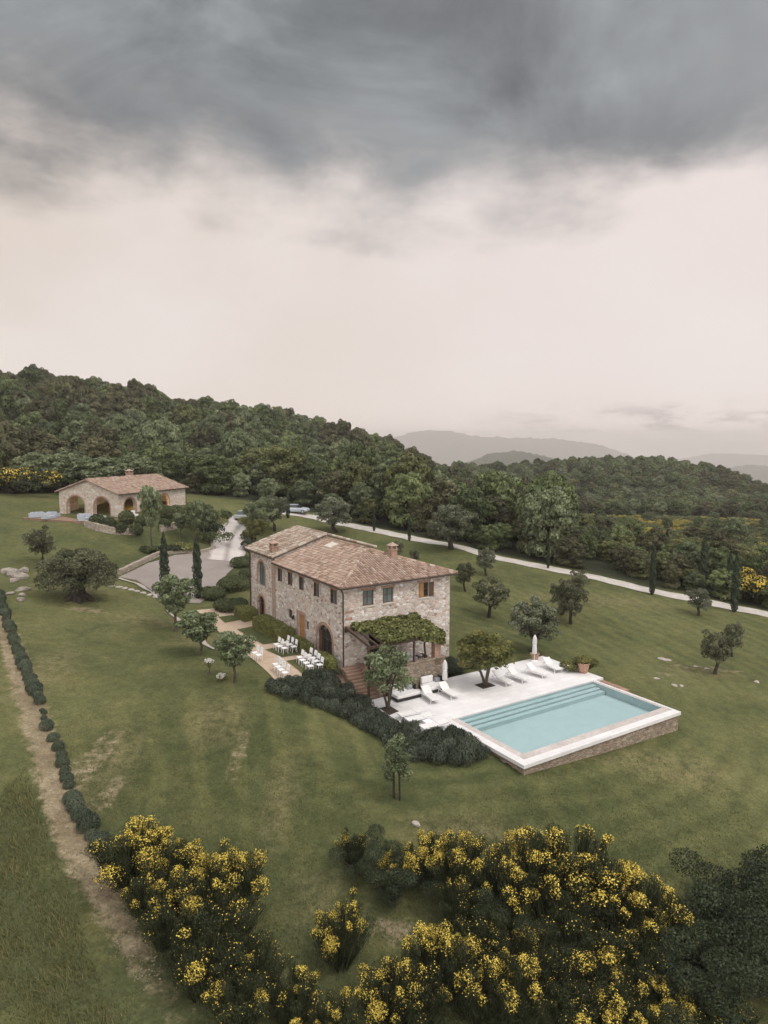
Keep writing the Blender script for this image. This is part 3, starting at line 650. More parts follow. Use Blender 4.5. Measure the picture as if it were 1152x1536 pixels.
def arched_window(a0, a1, z0, zs, zt, pane, bars, off=0.0, name='window', fmat='darkwood'):
    f = MB(); ring_arch(f, 'L', a0 + .09, a1 - .09, zs, zt - .09, .088, .2 + off, .28 + off, z0=z0)
    for b in bars: qbox(f, 'L', b - .03, b + .03, .2 + off, .27 + off, z0, zs + (zt - zs) * math.sqrt(max(.05, 1 - ((b - (a0 + a1)/2) / ((a1 - a0)/2)) ** 2)) - .06)
    qbox(f, 'L', a0 + .09, a1 - .09, .205 + off, .265 + off, zs - .03, zs + .03)
    o = f.build(name, M[fmat], house)
    p = MB(); extr(p, 'L', arch_poly(a0 + .02, a1 - .02, z0, zs, zt - .02), .235 + off, .245 + off); p.build('pane', M[pane], o); return o
arched_window(14.75, 16.45, 3.42, 4.95, 5.76, 'bluepane', (15.3, 15.9), -.09)
s = MB(); qbox(s, 'L', 14.6, 16.6, -.19, .1, 3.33, 3.417); s.build('sill', M['sill'], house)
od = arched_window(14.9, 16.55, .03, 1.7, 2.42, 'darkpane', (15.72,), -.09, 'door')
s = MB(); qbox(s, 'L', 14.98, 15.35, .03, .08, .05, 1.95); x = s.build('door_leaf', M['wood'], od)
s = MB(); qbox(s, 'L', 16.1, 16.47, .03, .08, .05, 1.95); s.build('door_leaf', M['brown'], od)
oa = arched_window(1.85, 4.4, .03, 1.35, 2.5, 'darkpane', (2.45, 3.1, 3.75), 0, 'door')
s = MB(); qbox(s, 'L', 3.8, 4.3, .12, .19, .05, 1.9); s.build('door_leaf', M['brown'], oa)
s = MB(); qbox(s, 'L', 6.78, 7.92, .14, .2, .03, 2.45)
for k in range(7): qbox(s, 'L', 6.8 + k * .16, 6.945 + k * .16, .12, .14, .05, 2.43)
dw = s.build('door', M['wood'], house); s = MB(); s.tube([Q('L', 7.0, .08, 1.0), Q('L', 7.0, .08, 1.25)], .018); s.build('handle', M['black'], dw)
# wall lantern beside the door
s = MB(); qbox(s, 'L', 8.62, 8.78, -.22, -.06, 1.75, 2.05); qbox(s, 'L', 8.68, 8.72, -.14, .0, 2.05, 2.1); s.build('wall_lantern', M['black'], house)

def tile_roof(O, A, B, w, h, inside, mat_t, r, pa=.235, pb=.36):
    """rows of half round tiles: A across, B up the slope; inside(a,b) says where"""
    O, A, B = (np.asarray(q, float) for q in (O, A, B)); N = np.cross(A, B); V = []; F = []; tn = []
    for i in range(int(w / pa)):
        for j in range(int(h / pb) + 1):
            a = (i + .5) * pa; b = j * pb
            if not inside(a, b + pb * .5): continue
            t0 = r.random(); rad = pa * .40; jx = r.normal() * .008; base = len(V)
            for (bb, lift, rr) in ((b - .03, .040, rad), (b + pb + .02, .004, rad * .86)):
                for k in range(5):
                    q = math.pi * k / 4; V.append(O + A * (a + jx + rr * math.cos(q)) + B * bb + N * (lift + rr * .95 * math.sin(q) - .01)); tn.append(t0)
            for k in range(4): F.append((base + k, base + k + 1, base + 6 + k, base + 5 + k))
            q0 = len(V); V.append(O + A * a + B * (b - .03) + N * .0); tn.append(t0 * .4)
            for k in range(4): F.append((q0, base + k + 1, base + k, base + k))
    return V, F, tn
def rbuild(name, parts, slabs, caps, mat_, parent):
    V = []; F = []; tn = []
    for (v, f, t) in parts:
        b = len(V); V += v; F += [tuple(b + i for i in q) for q in f]; tn += t
    b = MB(); b.v = [tuple(p) for p in V]; b.f = [q if len(set(q)) == 4 else tuple(dict.fromkeys(q)) for q in F]; b.t = list(tn)
    for P, th in slabs:
        P = [np.asarray(p, float) for p in P]; n = len(P); b.add(P + [p - np.array([0, 0, th]) for p in P], [tuple(range(n)), tuple(range(n, 2*n))[::-1]] + [(i, n + i, n + (i+1) % n, (i+1) % n) for i in range(n)], .12)
    for p, q in caps:
        p = np.asarray(p, float); q = np.asarray(q, float); L = np.linalg.norm(q - p); n = int(L / .4); u_ = (q - p) / L
        for k in range(n):
            s0 = p + u_ * (k * .4 - .02); s1 = p + u_ * ((k + 1) * .4 + .02); b.tube([s0 + [0, 0, .05], s1 + [0, 0, .03]], [.14, .115], 8, float(rng.random()))
    return b.build(name, mat_, parent)
EV = .45; ez = 6.18; rz_ = 7.95; sl = math.hypot(WW/2 + EV, rz_ - ez); up = np.array([(WW/2 + EV) / sl, 0, (rz_ - ez) / sl])
Lm = TR + EV
pL = tile_roof((-EV, Lm - EV - .02, ez), (0, -1, 0), up, Lm, sl, lambda a, b: Lm - a > b * (WW/2 + EV) / sl + .05 and b < sl, None, rng)
pR = tile_roof((WW + EV, -EV, ez), (0, 1, 0), (-up[0], 0, up[2]), Lm, sl, lambda a, b: a > b * (WW/2 + EV) / sl + .05 and b < sl, None, rng)
Wf = WW + 2 * EV
pF = tile_roof((-EV, -EV, ez), (1, 0, 0), (0, up[0], up[2]), Wf, sl, lambda a, b: min(a, Wf - a) > b * (WW/2 + EV) / sl + .05 and b < sl, None, rng)
apx = (WW/2, WW/2, rz_); rid = (WW/2, TR, rz_); cF0, cF1 = (-EV, -EV, ez), (WW + EV, -EV, ez); cL1 = (-EV, TR, ez); cR1 = (WW + EV, TR, ez)
roof = rbuild('roof', [pL, pR, pF], [([cF0, cF1, apx], .10), ([cF0, apx, rid, cL1], .10), ([cF1, cR1, rid, apx], .10)], [(cF0, apx), (cF1, apx), (apx, rid)], M['roof'], house)
ez2, rz2 = 6.62, 8.33; L2a, L2b = TR - .12, LL + .4; sl2 = math.hypot(WW/2 + EV, rz2 - ez2); up2 = np.array([(WW/2 + EV) / sl2, 0, (rz2 - ez2) / sl2])
qL = tile_roof((-EV, L2b, ez2), (0, -1, 0), up2, L2b - L2a, sl2, lambda a, b: b < sl2 - .1, None, rng)
qR = tile_roof((WW + EV, L2a, ez2), (0, 1, 0), (-up2[0], 0, up2[2]), L2b - L2a, sl2, lambda a, b: b < sl2 - .1, None, rng)
e = [(-EV, L2a, ez2), (WW/2, L2a, rz2), (WW/2, L2b, rz2), (-EV, L2b, ez2), (WW + EV, L2a, ez2), (WW + EV, L2b, ez2)]
r2o = rbuild('roof', [qL, qR], [([e[0], e[1], e[2], e[3]], .12), ([e[4], e[5], e[2], e[1]], .12)], [(e[1], e[2]), (e[0], e[1]), (e[4], e[1]), (e[3], e[2])], M['oldroof'], house)
r2o['label'] = 'paler weathered roof of the taller rear wing'
# eaves course and gutters
mb = MB(); mb.box(-.16, 0, -.16, TR, 6.0, 6.115); mb.box(0, WW + .16, -.16, 0, 6.0, 6.115); mb.box(-.24, -.09, TR + .02, LL, 6.38, 6.5); mb.build('cornice', M['brick'], house)
def gutter(pts): g = MB(); g.tube(pts, .065, 8); return g.build('gutter', M['gutter'], house)
gutter([(-.5, -.5, 6.12), (-.5, TR - .15, 6.12)]); gutter([(-.5, -.5, 6.12), (WW + .5, -.5, 6.12)]); gutter([(-.5, TR - .1, 6.55), (-.5, LL + .35, 6.55)])
def pipe(pts): g = MB(); g.tube(pts, .06, 8); return g.build('drainpipe', M['gutter'], house)
pipe([(-.48, -.48, 6.1), (-.10, -.10, 5.7), (-.10, -.10, .02)]); pipe([(-.48, LL - .1, 6.5), (-.18, LL - .12, 6.1), (-.18, LL - .12, .02)])
def chimney(x, y, zb, zt, w, parent):
    b = MB(); b.box(x - w/2, x + w/2, y - w/2, y + w/2, zb, zt); b.box(x - w/2 - .06, x + w/2 + .06, y - w/2 - .06, y + w/2 + .06, zt, zt + .1)
    for sx_ in (-1, 1):
        for sy_ in (-1, 1): b.box(x + sx_ * (w/2 - .08) - .08, x + sx_ * (w/2 - .08) + .08, y + sy_ * (w/2 - .08) - .08, y + sy_ * (w/2 - .08) + .08, zt + .1, zt + .38)
    o = b.build('chimney', M['brick'], parent)
    c_ = MB(); c_.add([(x - w/2 - .1, y - w/2 - .1, zt + .385), (x + w/2 + .1, y - w/2 - .1, zt + .385), (x + w/2 + .1, y + w/2 + .1, zt + .385), (x - w/2 - .1, y + w/2 + .1, zt + .385), (x, y, zt + .66)], [(3,2,1,0),(0,1,4),(1,2,4),(2,3,4),(3,0,4)], .7)
    c_.build('chimney_cap', M['roof'], o); return o
chimney(6.6, 3.35, 6.6, 7.95, .58, roof); chimney(.35, 13.6, 6.6, 7.35, .62, r2o)
def sl_pt(a, b): return np.array([-EV, a, ez]) + up * b + np.array([-up[2], 0, up[0]]) * .16
b = MB(); b.hexa([sl_pt(8.9, 4.35), sl_pt(10.1, 4.35), sl_pt(10.1, 5.25), sl_pt(8.9, 5.25)][::-1], [p - np.array([0, 0, .2]) for p in [sl_pt(8.9, 4.35), sl_pt(10.1, 4.35), sl_pt(10.1, 5.25), sl_pt(8.9, 5.25)]][::-1])
b.build('skylight', M['sill'], roof)

# ------------------------------------------------------------------ terrace, steps, pergola on the front
def Hthing(name, label, cat, s, t, z, rz=0.0, group=None, sc=1.0):
    return tag(empty(name, HW(s, t, z), HA + rz, sc), label, cat, group)
def Hmesh(mb, name, mat_, label, cat, group=None):
    """a one-piece thing given in house coordinates"""
    o = mb.build(name, mat_); o.location = tuple(H0); o.rotation_euler = (0, 0, HA); return tag(o, label, cat, group) if label else o
def Hstruct(mb, name, mat_): o = mb.build(name, mat_); o.location = tuple(H0); o.rotation_euler = (0, 0, HA); return struct(o)
mb = MB(); mb.box(.98, 6.9, -3.12, -.003, -2.3, .0); mb.box(-.4, .976, -.72, -.003, -2.3, .0); Hstruct(mb, 'terrace', M['brickpath'])
mb = MB(); mb.box(1.9, 7.0, -3.5, -3.124, -2.3, .5); mb.box(1.86, 7.04, -3.56, -3.06, .502, .58); 
Hmesh(mb, 'terrace_wall', M['poolstone'], 'low stone wall edging the raised terrace under the vine pergola', 'wall')
mb = MB()
for k in range(9): mb.box(-.42 - .05 * k, .974, -.724 - .30 * k, -.724 - .30 * (k + 1) + .002, -2.3, -.085 - .16 * k)
Hmesh(mb, 'garden_steps', M['brickpath'], 'flight of brick steps going down from the house corner to the pool deck', 'steps')
# curved low wall with a white cap by the steps
def arc_wall(c, r0, r1, q0, q1, n=12): return [(c[0] + r1 * math.cos(q), c[1] + r1 * math.sin(q)) for q in np.linspace(R(q0), R(q1), n)] + [(c[0] + r0 * math.cos(q), c[1] + r0 * math.sin(q)) for q in np.linspace(R(q1), R(q0), n)]
mb = MB(); mb.prism(arc_wall((2.0, -1.6), .72, 1.0, 85, 205), -.01, .42); Hm = Hmesh(mb, 'curved_wall', M['poolstone'], 'small curved stone wall with a pale cap beside the brick steps', 'wall')
cp = MB(); cp.prism(arc_wall((2.0, -1.6), .66, 1.06, 84, 206), .422, .5); cp.build('wall_cap', M['sill'], Hm)
mb = MB(); mb.box(.99, 1.25, -3.5, -2.05, -2.3, .35); mb.box(.96, 1.28, -3.53, -2.05, .352, .42); Hmesh(mb, 'stair_wall', M['poolstone'], 'short stone wall flanking the lower part of the brick steps', 'wall')
perg = Hthing('pergola', 'dark timber pergola on the front of the farmhouse carrying a grape vine', 'pergola', 0, 0, 0)
def zp(t): return 2.92 + t * .16
b = MB(); b.hexa([(.08, -.02, zp(0)), (.26, -.02, zp(0)), (.26, -3.45, zp(-3.45)), (.08, -3.45, zp(-3.45))], [(.08, -.02, zp(0) + .2), (.26, -.02, zp(0) + .2), (.26, -3.45, zp(-3.45) + .2), (.08, -3.45, zp(-3.45) + .2)]); b.build('beam', M['darkwood'], perg)
b = MB(); b.box(.05, 6.5, -3.42, -3.24, zp(-3.3) - .22, zp(-3.3) - .02); b.build('beam', M['darkwood'], perg)
b = MB(); b.box(.05, 6.5, -.16, -.01, zp(0) - .24, zp(0) - .02); b.build('beam', M['darkwood'], perg)
for k in range(11):
    x = .75 + k * .56; b = MB(); b.hexa([(x, -.02, zp(0)), (x + .1, -.02, zp(0)), (x + .1, -3.62, zp(-3.62)), (x, -3.62, zp(-3.62))], [(x, -.02, zp(0) + .14), (x + .1, -.02, zp(0) + .14), (x + .1, -3.62, zp(-3.62) + .14), (x, -3.62, zp(-3.62) + .14)]); b.build('rafter', M['darkwood'], perg)
b = MB(); b.box(6.0, 6.55, -3.5, -3.02, .0, zp(-3.3) - .24); b.build('pillar', M['brick'], perg)
b = MB(); b.box(.09, .23, -3.42, -3.28, -1.6, zp(-3.3) - .22); b.build('post', M['darkwood'], perg)
for x in (2.1, 4.1): b = MB(); b.box(x, x + .14, -3.4, -3.26, .58, zp(-3.3) - .22); b.build('post', M['darkwood'], perg)
vine = Hthing('grape_vine', 'leafy green grape vine spread over the pergola roof', 'vine', 0, 0, 0)
r = np.random.default_rng(11); n = 9500; a = r.random(n) * 6.3 + .3; tt = -r.random(n) * 3.75 + .05
lump = .5 + .5 * np.sin(a * 3.1 + 1.3 * np.sin(tt * 2.7)) * np.cos(tt * 3.3 + a); gap = (a < 1.3 + .6 * r.random(n)) & (tt < -1.0 - a * .4) | (a < .55 + .3 * r.random(n)); keep = ~gap & ((lump > .12) | (r.random(n) < .6))
a, tt, lump = a[keep], tt[keep], lump[keep]; zz = zp(tt) + .16 + (r.random(len(a)) ** 1.5) * (.12 + .26 * lump)
V1, F1 = cards(np.stack([a, tt, zz], -1), np.tile([0, -.25, 1.0], (len(a), 1)), .12, r, .85, .55)
n = 1500; a = 4.6 + r.random(n) * 2.2; tt = -3.55 - .28 * r.random(n) ** 2 + .2 * r.random(n); zz = zp(-3.6) + .2 - r.random(n) ** 1.4 * np.clip((a - 3.6) * .3, .2, .95)
V2, F2 = cards(np.stack([a, tt, zz], -1), np.tile([.1, -1, .5], (n, 1)), .12, r, .85, .5)
vt = np.repeat(r.random(len(F1) + len(F2)), 4)
link('foliage', npmesh('foliage', np.concatenate([V1, V2]), np.concatenate([F1, F2 + len(V1)]), vt), M['vine'], vine)
b = MB(); b.tube([(5.35, -3.0, 0), (5.4, -3.05, .9), (5.28, -3.1, 1.7), (5.4, -3.2, 2.35), (5.2, -2.8, 2.75)], [.09, .075, .07, .06, .04], 7); b.build('trunk', M['darkbark'], vine)
# furniture on the terrace
def sofa(name, label, cat, loc, rz, w=1.9, dd=.85, seatmat='white', cushmat='cushion', group=None, base='cushion'):
    o = tag(empty(name, loc, rz), label, cat, group)
    b = MB(); b.box(-w/2, w/2, -dd/2, dd/2, .06, .26); [b.box(sx_ * (w/2 - .1) - .04, sx_ * (w/2 - .1) + .04, sy_ * (dd/2 - .1) - .04, sy_ * (dd/2 - .1) + .04, 0, .06) for sx_ in (-1, 1) for sy_ in (-1, 1)]; b.build('base', M[base], o)
    n_ = max(1, round(w / .75)); cw = (w - .3) / n_
    for k in range(n_):
        b = MB(); x0 = -w/2 + .15 + k * cw; b.box(x0 + .01, x0 + cw - .01, -dd/2 + .02, dd/2 - .22, .262, .44); q = b.build('seat_cushion', M[cushmat], o); bev(q, .05)
        b = MB(); b.hexa([(x0 + .02, dd/2 - .34, .445), (x0 + cw - .02, dd/2 - .34, .445), (x0 + cw - .02, dd/2 - .18, .445), (x0 + .02, dd/2 - .18, .445)], [(x0 + .02, dd/2 - .26, .84), (x0 + cw - .02, dd/2 - .26, .84), (x0 + cw - .02, dd/2 - .13, .84), (x0 + .02, dd/2 - .13, .84)]); q = b.build('back_cushion', M[cushmat], o); bev(q, .05)
    b = MB(); b.box(-w/2, w/2, dd/2 - .1, dd/2, .262, .72); b.build('backrest', M[base], o)
    for sx_ in (-1, 1): b = MB(); b.box(sx_ * w/2, sx_ * (w/2 - .13), -dd/2, dd/2 - .103, .262, .6); b.build('armrest', M[base], o)
    return o
def bev(o, w_, seg=2): m_ = o.modifiers.new('b', 'BEVEL'); m_.width = w_; m_.segments = seg; m_.limit_method = 'ANGLE'
sofa('outdoor_sofa', 'white outdoor sofa on the terrace under the grape vine', 'sofa', HW(4.6, -1.9, .003), HA + R(0), 2.1)
tb = Hthing('coffee_table', 'dark low table on the terrace beside the white sofa', 'table', 5.7, -2.0, .003)
b = MB(); b.box(-.45, .45, -.35, .35, .4, .46); b.build('table_top', M['darkwood'], tb)
for sx_ in (-1, 1):
    for sy_ in (-1, 1): b = MB(); b.box(sx_ * .38 - .04, sx_ * .38 + .04, sy_ * .28 - .04, sy_ * .28 + .04, 0, .398); b.build('leg', M['darkwood'], tb)

# ------------------------------------------------------------------ pool and deck
DZ = -1.5
mb = MB(); mb.prism([(-.2, -11.3), (2.4, -11.3), (2.4, -9.45), (18.1, -9.45), (18.1, -2.9), (10.15, -2.9), (7.04, -2.9), (7.04, -3.57), (-.2, -3.57)], -2.3, DZ)
Hstruct(mb, 'pool_deck', M['deck'])
pool = Hthing('swimming_pool', 'rectangular turquoise pool with white coping above a stone retaining wall', 'pool', 0, 0, 0)
s0, s1, t0, t1 = 3.45, 16.75, -15.75, -9.55; os0, os1, ot0 = 2.35, 17.1, -17.0
b = MB(); b.box(os0 + .12, s0 - .2, ot0 + .12, -11.32, -5.5, DZ - .2); b.box(s1 + .05, os1 - .1, ot0 + .12, -9.5, -5.5, DZ - .2); b.box(s0 - .2, s1 + .05, ot0 + .12, t0 - .2, -5.5, DZ - .2); b.build('wall', M['poolstone'], pool)
b = MB(); b.box(os0, s0 - .55, ot0, -9.46, DZ - .2, DZ + .02); b.box(s1 + .16, os1, ot0, -9.46, DZ - .2, DZ + .02); b.box(s0 - .55, s1 + .16, ot0, t0 - .68, DZ - .2, DZ + .02); b.build('coping', M['deck'], pool)
b = MB(); b.box(s0 - .548, s0 - .004, t0 - .678, -9.46, DZ - .24, DZ - .035); b.box(s1 + .004, s1 + .158, t0 - .678, -9.46, DZ - .24, DZ - .035); b.box(s0 - .004, s1 + .004, t0 - .678, t0 - .004, DZ - .24, DZ - .035); M['edge'] = m_path('edge_stone', (.44,.39,.365), (.52,.475,.45), .5, 5); b.build('overflow_edge', M['edge'], pool)
b = MB(); zb = -2.15
b.add([(s0, t0, zb), (s1, t0, zb), (s1, t1, zb), (s0, t1, zb), (s0, t0, DZ - .05), (s1, t0, DZ - .05), (s1, t1, DZ - .05), (s0, t1, DZ - .05)], [(0,1,2,3),(0,4,5,1),(1,5,6,2),(2,6,7,3),(3,7,4,0)]); b.build('basin', M['tile'], pool)
b = MB()
for k in range(3): b.box(s0 + .01, s1 - .01, t1 - .42 - .44 * k, t1 - .02 - .44 * k, zb + .01, DZ - .2 - .10 * k)
b.box(s0 + .01, s0 + .5, t0 + .02, t1 - 1.5, zb + .01, DZ - .62); b.build('pool_steps', M['tile'], pool)
M['tileline'] = m_plain('pool_mosaic', (.38,.49,.51), .5, .2, 9)
b = MB()
for k in range(3): b.box(s0 + .02, s1 - .02, t1 - .43 - .44 * k, t1 - .37 - .44 * k, DZ - .202 - .10 * k, DZ - .192 - .10 * k)
b.build('step_edge', M['tileline'], pool)
# water surface
b = MB(); b.add([(s0 - .0, t0 - .0, DZ - .06), (s1, t0, DZ - .06), (s1, t1, DZ - .06), (s0, t1, DZ - .06)], [(0,1,2,3)]); b.build('water', M['water'], pool)

def lounger(label, head, foot, group='white sun loungers on the pool deck', back=.42):
    """sling lounger; head and foot are points in house coordinates"""
    hd = np.array(head, float); ft = np.array(foot, float); d_ = ft - hd; L = 1.95; d_ = d_ / np.linalg.norm(d_); mid = (hd + ft) / 2
    p = HW(mid[0], mid[1], DZ + .002); a = math.atan2(d_[1], d_[0]) + HA
    o = tag(empty('sun_lounger', p, a), label, 'sun lounger', group)
    b = MB()
    for s_ in (-1, 1): b.tube([(-.95, s_ * .32, .33), (.95, s_ * .32, .33)], .025, 6)
    for x_ in (-.94, .94): b.tube([(x_, -.32, .33), (x_, .32, .33)], .025, 6)
    b.build('frame', M['white'], o)
    for x_ in (-.75, .75):
        for s_ in (-1, 1): b = MB(); b.tube([(x_, s_ * .32, .32), (x_ + .05 * np.sign(x_), s_ * .32, 0)], .025, 6); b.build('leg', M['white'], o)
    b = MB(); b.hexa([(-.22, -.33, .335), (.97, -.33, .335), (.97, .33, .335), (-.22, .33, .335)], [(-.22, -.33, .40), (.97, -.33, .40), (.97, .33, .40), (-.22, .33, .40)]); b.build('seat', M['cushion'], o)
    h = .40 + back; x1 = -.22 - math.sqrt(max(.05, .76 ** 2 - back ** 2))
    b = MB(); b.hexa([(-.24, -.33, .345), (-.24, .33, .345), (x1, .33, h - .06), (x1, -.33, h - .06)], [(-.24, -.33, .41), (-.24, .33, .41), (x1 + .03, .33, h), (x1 + .03, -.33, h)]); q = b.build('backrest', M['cushion'], o)
    if back > .2: b = MB(); b.tube([(x1 + .15, -.25, h - .2), (-.7, -.25, .34)], .016, 5); b.build('back_strut', M['white'], o); b = MB(); b.tube([(x1 + .15, .25, h - .2), (-.7, .25, .34)], .016, 5); b.build('back_strut', M['white'], o)
    return o
lounger('white lounger with raised back nearest the tree at the deck corner, beside the daybed', (3.95, -4.95), (3.65, -6.75))
lounger('white lounger with raised back just below the closed parasol by the daybed', (5.45, -5.0), (5.4, -6.85))
lounger('rightmost white lounger, next to the terracotta urn end of the deck', (16.2, -5.0), (15.9, -6.9))
lounger('second white lounger from the urn end of the deck', (13.9, -5.3), (14.2, -7.15))
lounger('white lounger third from the urn, right of the deck tree', (11.95, -5.25), (12.1, -7.1))
lounger('white lounger closest to the tree in the square planter', (10.6, -5.15), (10.55, -7.0))
lounger('flat white lounger at the hedge side of the deck, farthest from the camera', (1.85, -7.8), (-.1, -7.65), back=.06)
lounger('flat white lounger in the middle of the three beside the rosemary', (1.8, -8.75), (-.1, -8.6), back=.06)
lounger('flat white lounger at the low corner of the deck, nearest the camera', (1.95, -10.25), (.0, -10.1), back=.10)
st = Hthing('side_table', 'small white low table between the flat loungers by the rosemary', 'table', 1.0, -9.45, DZ + .002)
b = MB(); b.box(-.28, .28, -.28, .28, .3, .34); b.build('table_top', M['white'], st)
for sx_ in (-1, 1):
    for sy_ in (-1, 1): b = MB(); b.box(sx_ * .24 - .02, sx_ * .24 + .02, sy_ * .24 - .02, sy_ * .24 + .02, 0, .298); b.build('leg', M['white'], st)
# daybed with black base, and a white one under the tree
def daybed(label, s, t, w, dd):
    o = Hthing('daybed', label, 'daybed', s, t, DZ + .002)
    b = MB(); b.box(-w/2 - .06, w/2 + .06, -dd/2 - .06, dd/2 + .06, .05, .2); b.build('base', M['black'], o)
    b = MB(); b.box(-w/2, w/2, -dd/2, dd/2, .203, .45); bev(b.build('mattress', M['cushion'], o), .06)
    b = MB(); b.box(-w/2, w/2 - .7, dd/2 - .25, dd/2 - .02, .453, .95); bev(b.build('back_cushion', M['cushion'], o), .06)
    b = MB(); b.box(w/2 - .62, w/2 - .2, dd/2 - .5, dd/2 - .2, .453, .75); bev(b.build('pillow', M['greycushion'], o), .06)
    b = MB(); b.box(w/2 - .15, w/2 - .02, dd/2 - .7, dd/2 - .05, .453, .85); bev(b.build('side_panel', M['black'], o), .03); return o
daybed('white cushioned daybed on a black base below the terrace wall', 5.35, -4.3, 1.75, 1.25)
daybed('white daybed half hidden behind the tree at the deck corner', 2.55, -4.45, 2.0, 1.2)
def parasol(label, p, h=2.3):
    o = tag(empty('parasol', p), label, 'parasol', 'closed white parasols on the deck')
    b = MB(); b.lathe([(.30, 0), (.30, .06), (.05, .08), (.05, .12)], n=14); b.build('base', M['white'], o)
    b = MB(); b.lathe([(.025, .1), (.025, h)], n=8); b.build('pole', M['white'], o)
    V = []; F = []; n = 20; pr = [(.05, .62), (.155, .66), (.175, .9), (.16, 1.2), (.14, 1.4), (.165, 1.6), (.15, h - .3), (.08, h - .08), (.02, h)]
    for i, (rr, z) in enumerate(pr):
        for k in range(n): q = 2 * math.pi * k / n; w_ = rr * (1 + .16 * (1 if k % 2 else -1) * (z < h - .2)); V.append((w_ * math.cos(q), w_ * math.sin(q), z))
    for i in range(len(pr) - 1):
        for k in range(n): F.append((i*n+k, i*n+(k+1)%n, (i+1)*n+(k+1)%n, (i+1)*n+k))
    b = MB().add(V, F); b.build('canopy', M['cushion'], o); b = MB(); b.lathe([(.17, 1.38), (.17, 1.44)], n=12); b.build('tie', M['white'], o); return o
parasol('closed white parasol standing beside the daybed below the terrace', HW(6.15, -4.55, DZ + .002), 2.2); parasol('closed white parasol at the back edge of the deck by the olive tree', HW(16.4, -3.6, DZ + .002), 2.3)
def pot(label, p, r0, h, mat_='terracotta'):
    o = tag(empty('plant_pot', p), label, 'pot'); b = MB(); b.lathe([(r0 * .62, 0), (r0 * .8, h * .35), (r0 * .95, h * .75), (r0 * .97, h * .86), (r0 * 1.1, h * .87), (r0 * 1.1, h), (r0 * .95, h), (r0 * .9, h * .86)], n=20); b.build('pot', M[mat_], o, True)
    b = MB(); b.lathe([(r0 * .9, h * .85), (.01, h * .88)], n=16); b.build('soil', M['soil'], o); return o
pot('small orange terracotta pot behind the closed parasol under the olive', HW(16.75, -3.3, DZ + .003), .36, .55)
pot('large pale terracotta urn with a yellow-green bush at the deck corner', HW(17.7, -7.75, DZ + .003), .50, .85)

def shrub(name, label, cat, p, lobes, n, size, mat_, seed, group=None, **k):
    o = leafmesh(name, lobes, n, size, seed, **k); o = link(name, o, M[mat_]); o.location = tuple(float(c) for c in p); return tag(o, label, cat, group)
for i, (dx_, dy_, sc_) in enumerate([(-.9, .5, .85), (.95, -.15, .8)]):
    p = HW(17.7 + dx_, -7.6 + dy_, DZ - .1); rr = np.random.default_rng(30 + i)
    shrub('gold_shrub', ['yellow-green bush left of the large terracotta urn', 'yellow-green bush right of the large terracotta urn'][i], 'shrub', p, [(rr.normal() * .3, rr.normal() * .3, .4 + .3 * rr.random(), .5 * sc_, .5 * sc_, .42 * sc_) for _ in range(6)], 1800, .07, 'gold', 40 + i)
shrub('gold_shrub', 'yellow-green plant growing in the large terracotta urn', 'shrub', HW(17.7, -7.75, DZ + .75), [(0, 0, .25, .6, .6, .36), (.35, .1, .2, .45, .45, .32), (-.35, .05, .22, .45, .4, .3)], 1500, .07, 'gold', 44)
mb = MB(); mb.box(17.35, 18.0, -12.1, -9.5, -3, -1.85); mb.box(17.5, 17.9, -11.4, -9.6, -1.847, -1.6); mb.box(17.4, 18.1, -11.9, -11.2, -1.846, -1.7)
Hmesh(mb, 'planter_wall', M['brick'], 'low reddish stone wall at the right end of the pool below the urn', 'wall')
# planting squares on the deck
mb = MB(); mb.box(8.5, 9.75, -6.25, -5.2, DZ - .1, DZ + .012); o = Hstruct(mb, 'planting_bed', M['soil'])
mb = MB(); mb.prism([(-.15, -6.6), (.75, -6.4), (.75, -5.2), (-.1, -5.2)], DZ - .1, DZ + .012); o = Hstruct(mb, 'planting_bed', M['soil'])

# ------------------------------------------------------------------ paths, lawns, hedges and chairs beside the house
def Hpoly(p): return [tuple(HW(s, t)[:2]) for s, t in p]
patch('path', Hpoly([(-4.2, 22.5), (-5.5, 1.2), (-5.6, -.4), (-1.6, -.6), (-.3, -1.2), (-.05, -1.2), (-.05, 18.3), (-.3, 22.5)]), M['path'], .05, .5)
patch('brick_path', Hpoly([(-2.3, .4), (-2.3, -.5), (-1.4, -1.3), (.0, -1.3), (-.06, 5), (-.75, 5), (-.85, .6)]), M['brickpath'], .07, .5)
for P_ in ([(-3.1, 14.3), (-1.7, 14.3), (-1.7, 8.2), (-3.05, 8.4)], [(-3.1, 19.3), (-1.7, 19.2), (-1.6, 17.2), (-3.2, 17.1)], [(-3.5, 6.9), (-1.1, 6.9), (-1.3, 4.2), (-3.2, 4.2)], [(-3.3, 3.2), (-1.2, 3.2), (-1.4, .1), (-3.3, .1)]):
    o = patch('lawn', Hpoly(P_), M['ground'], .09, .5)
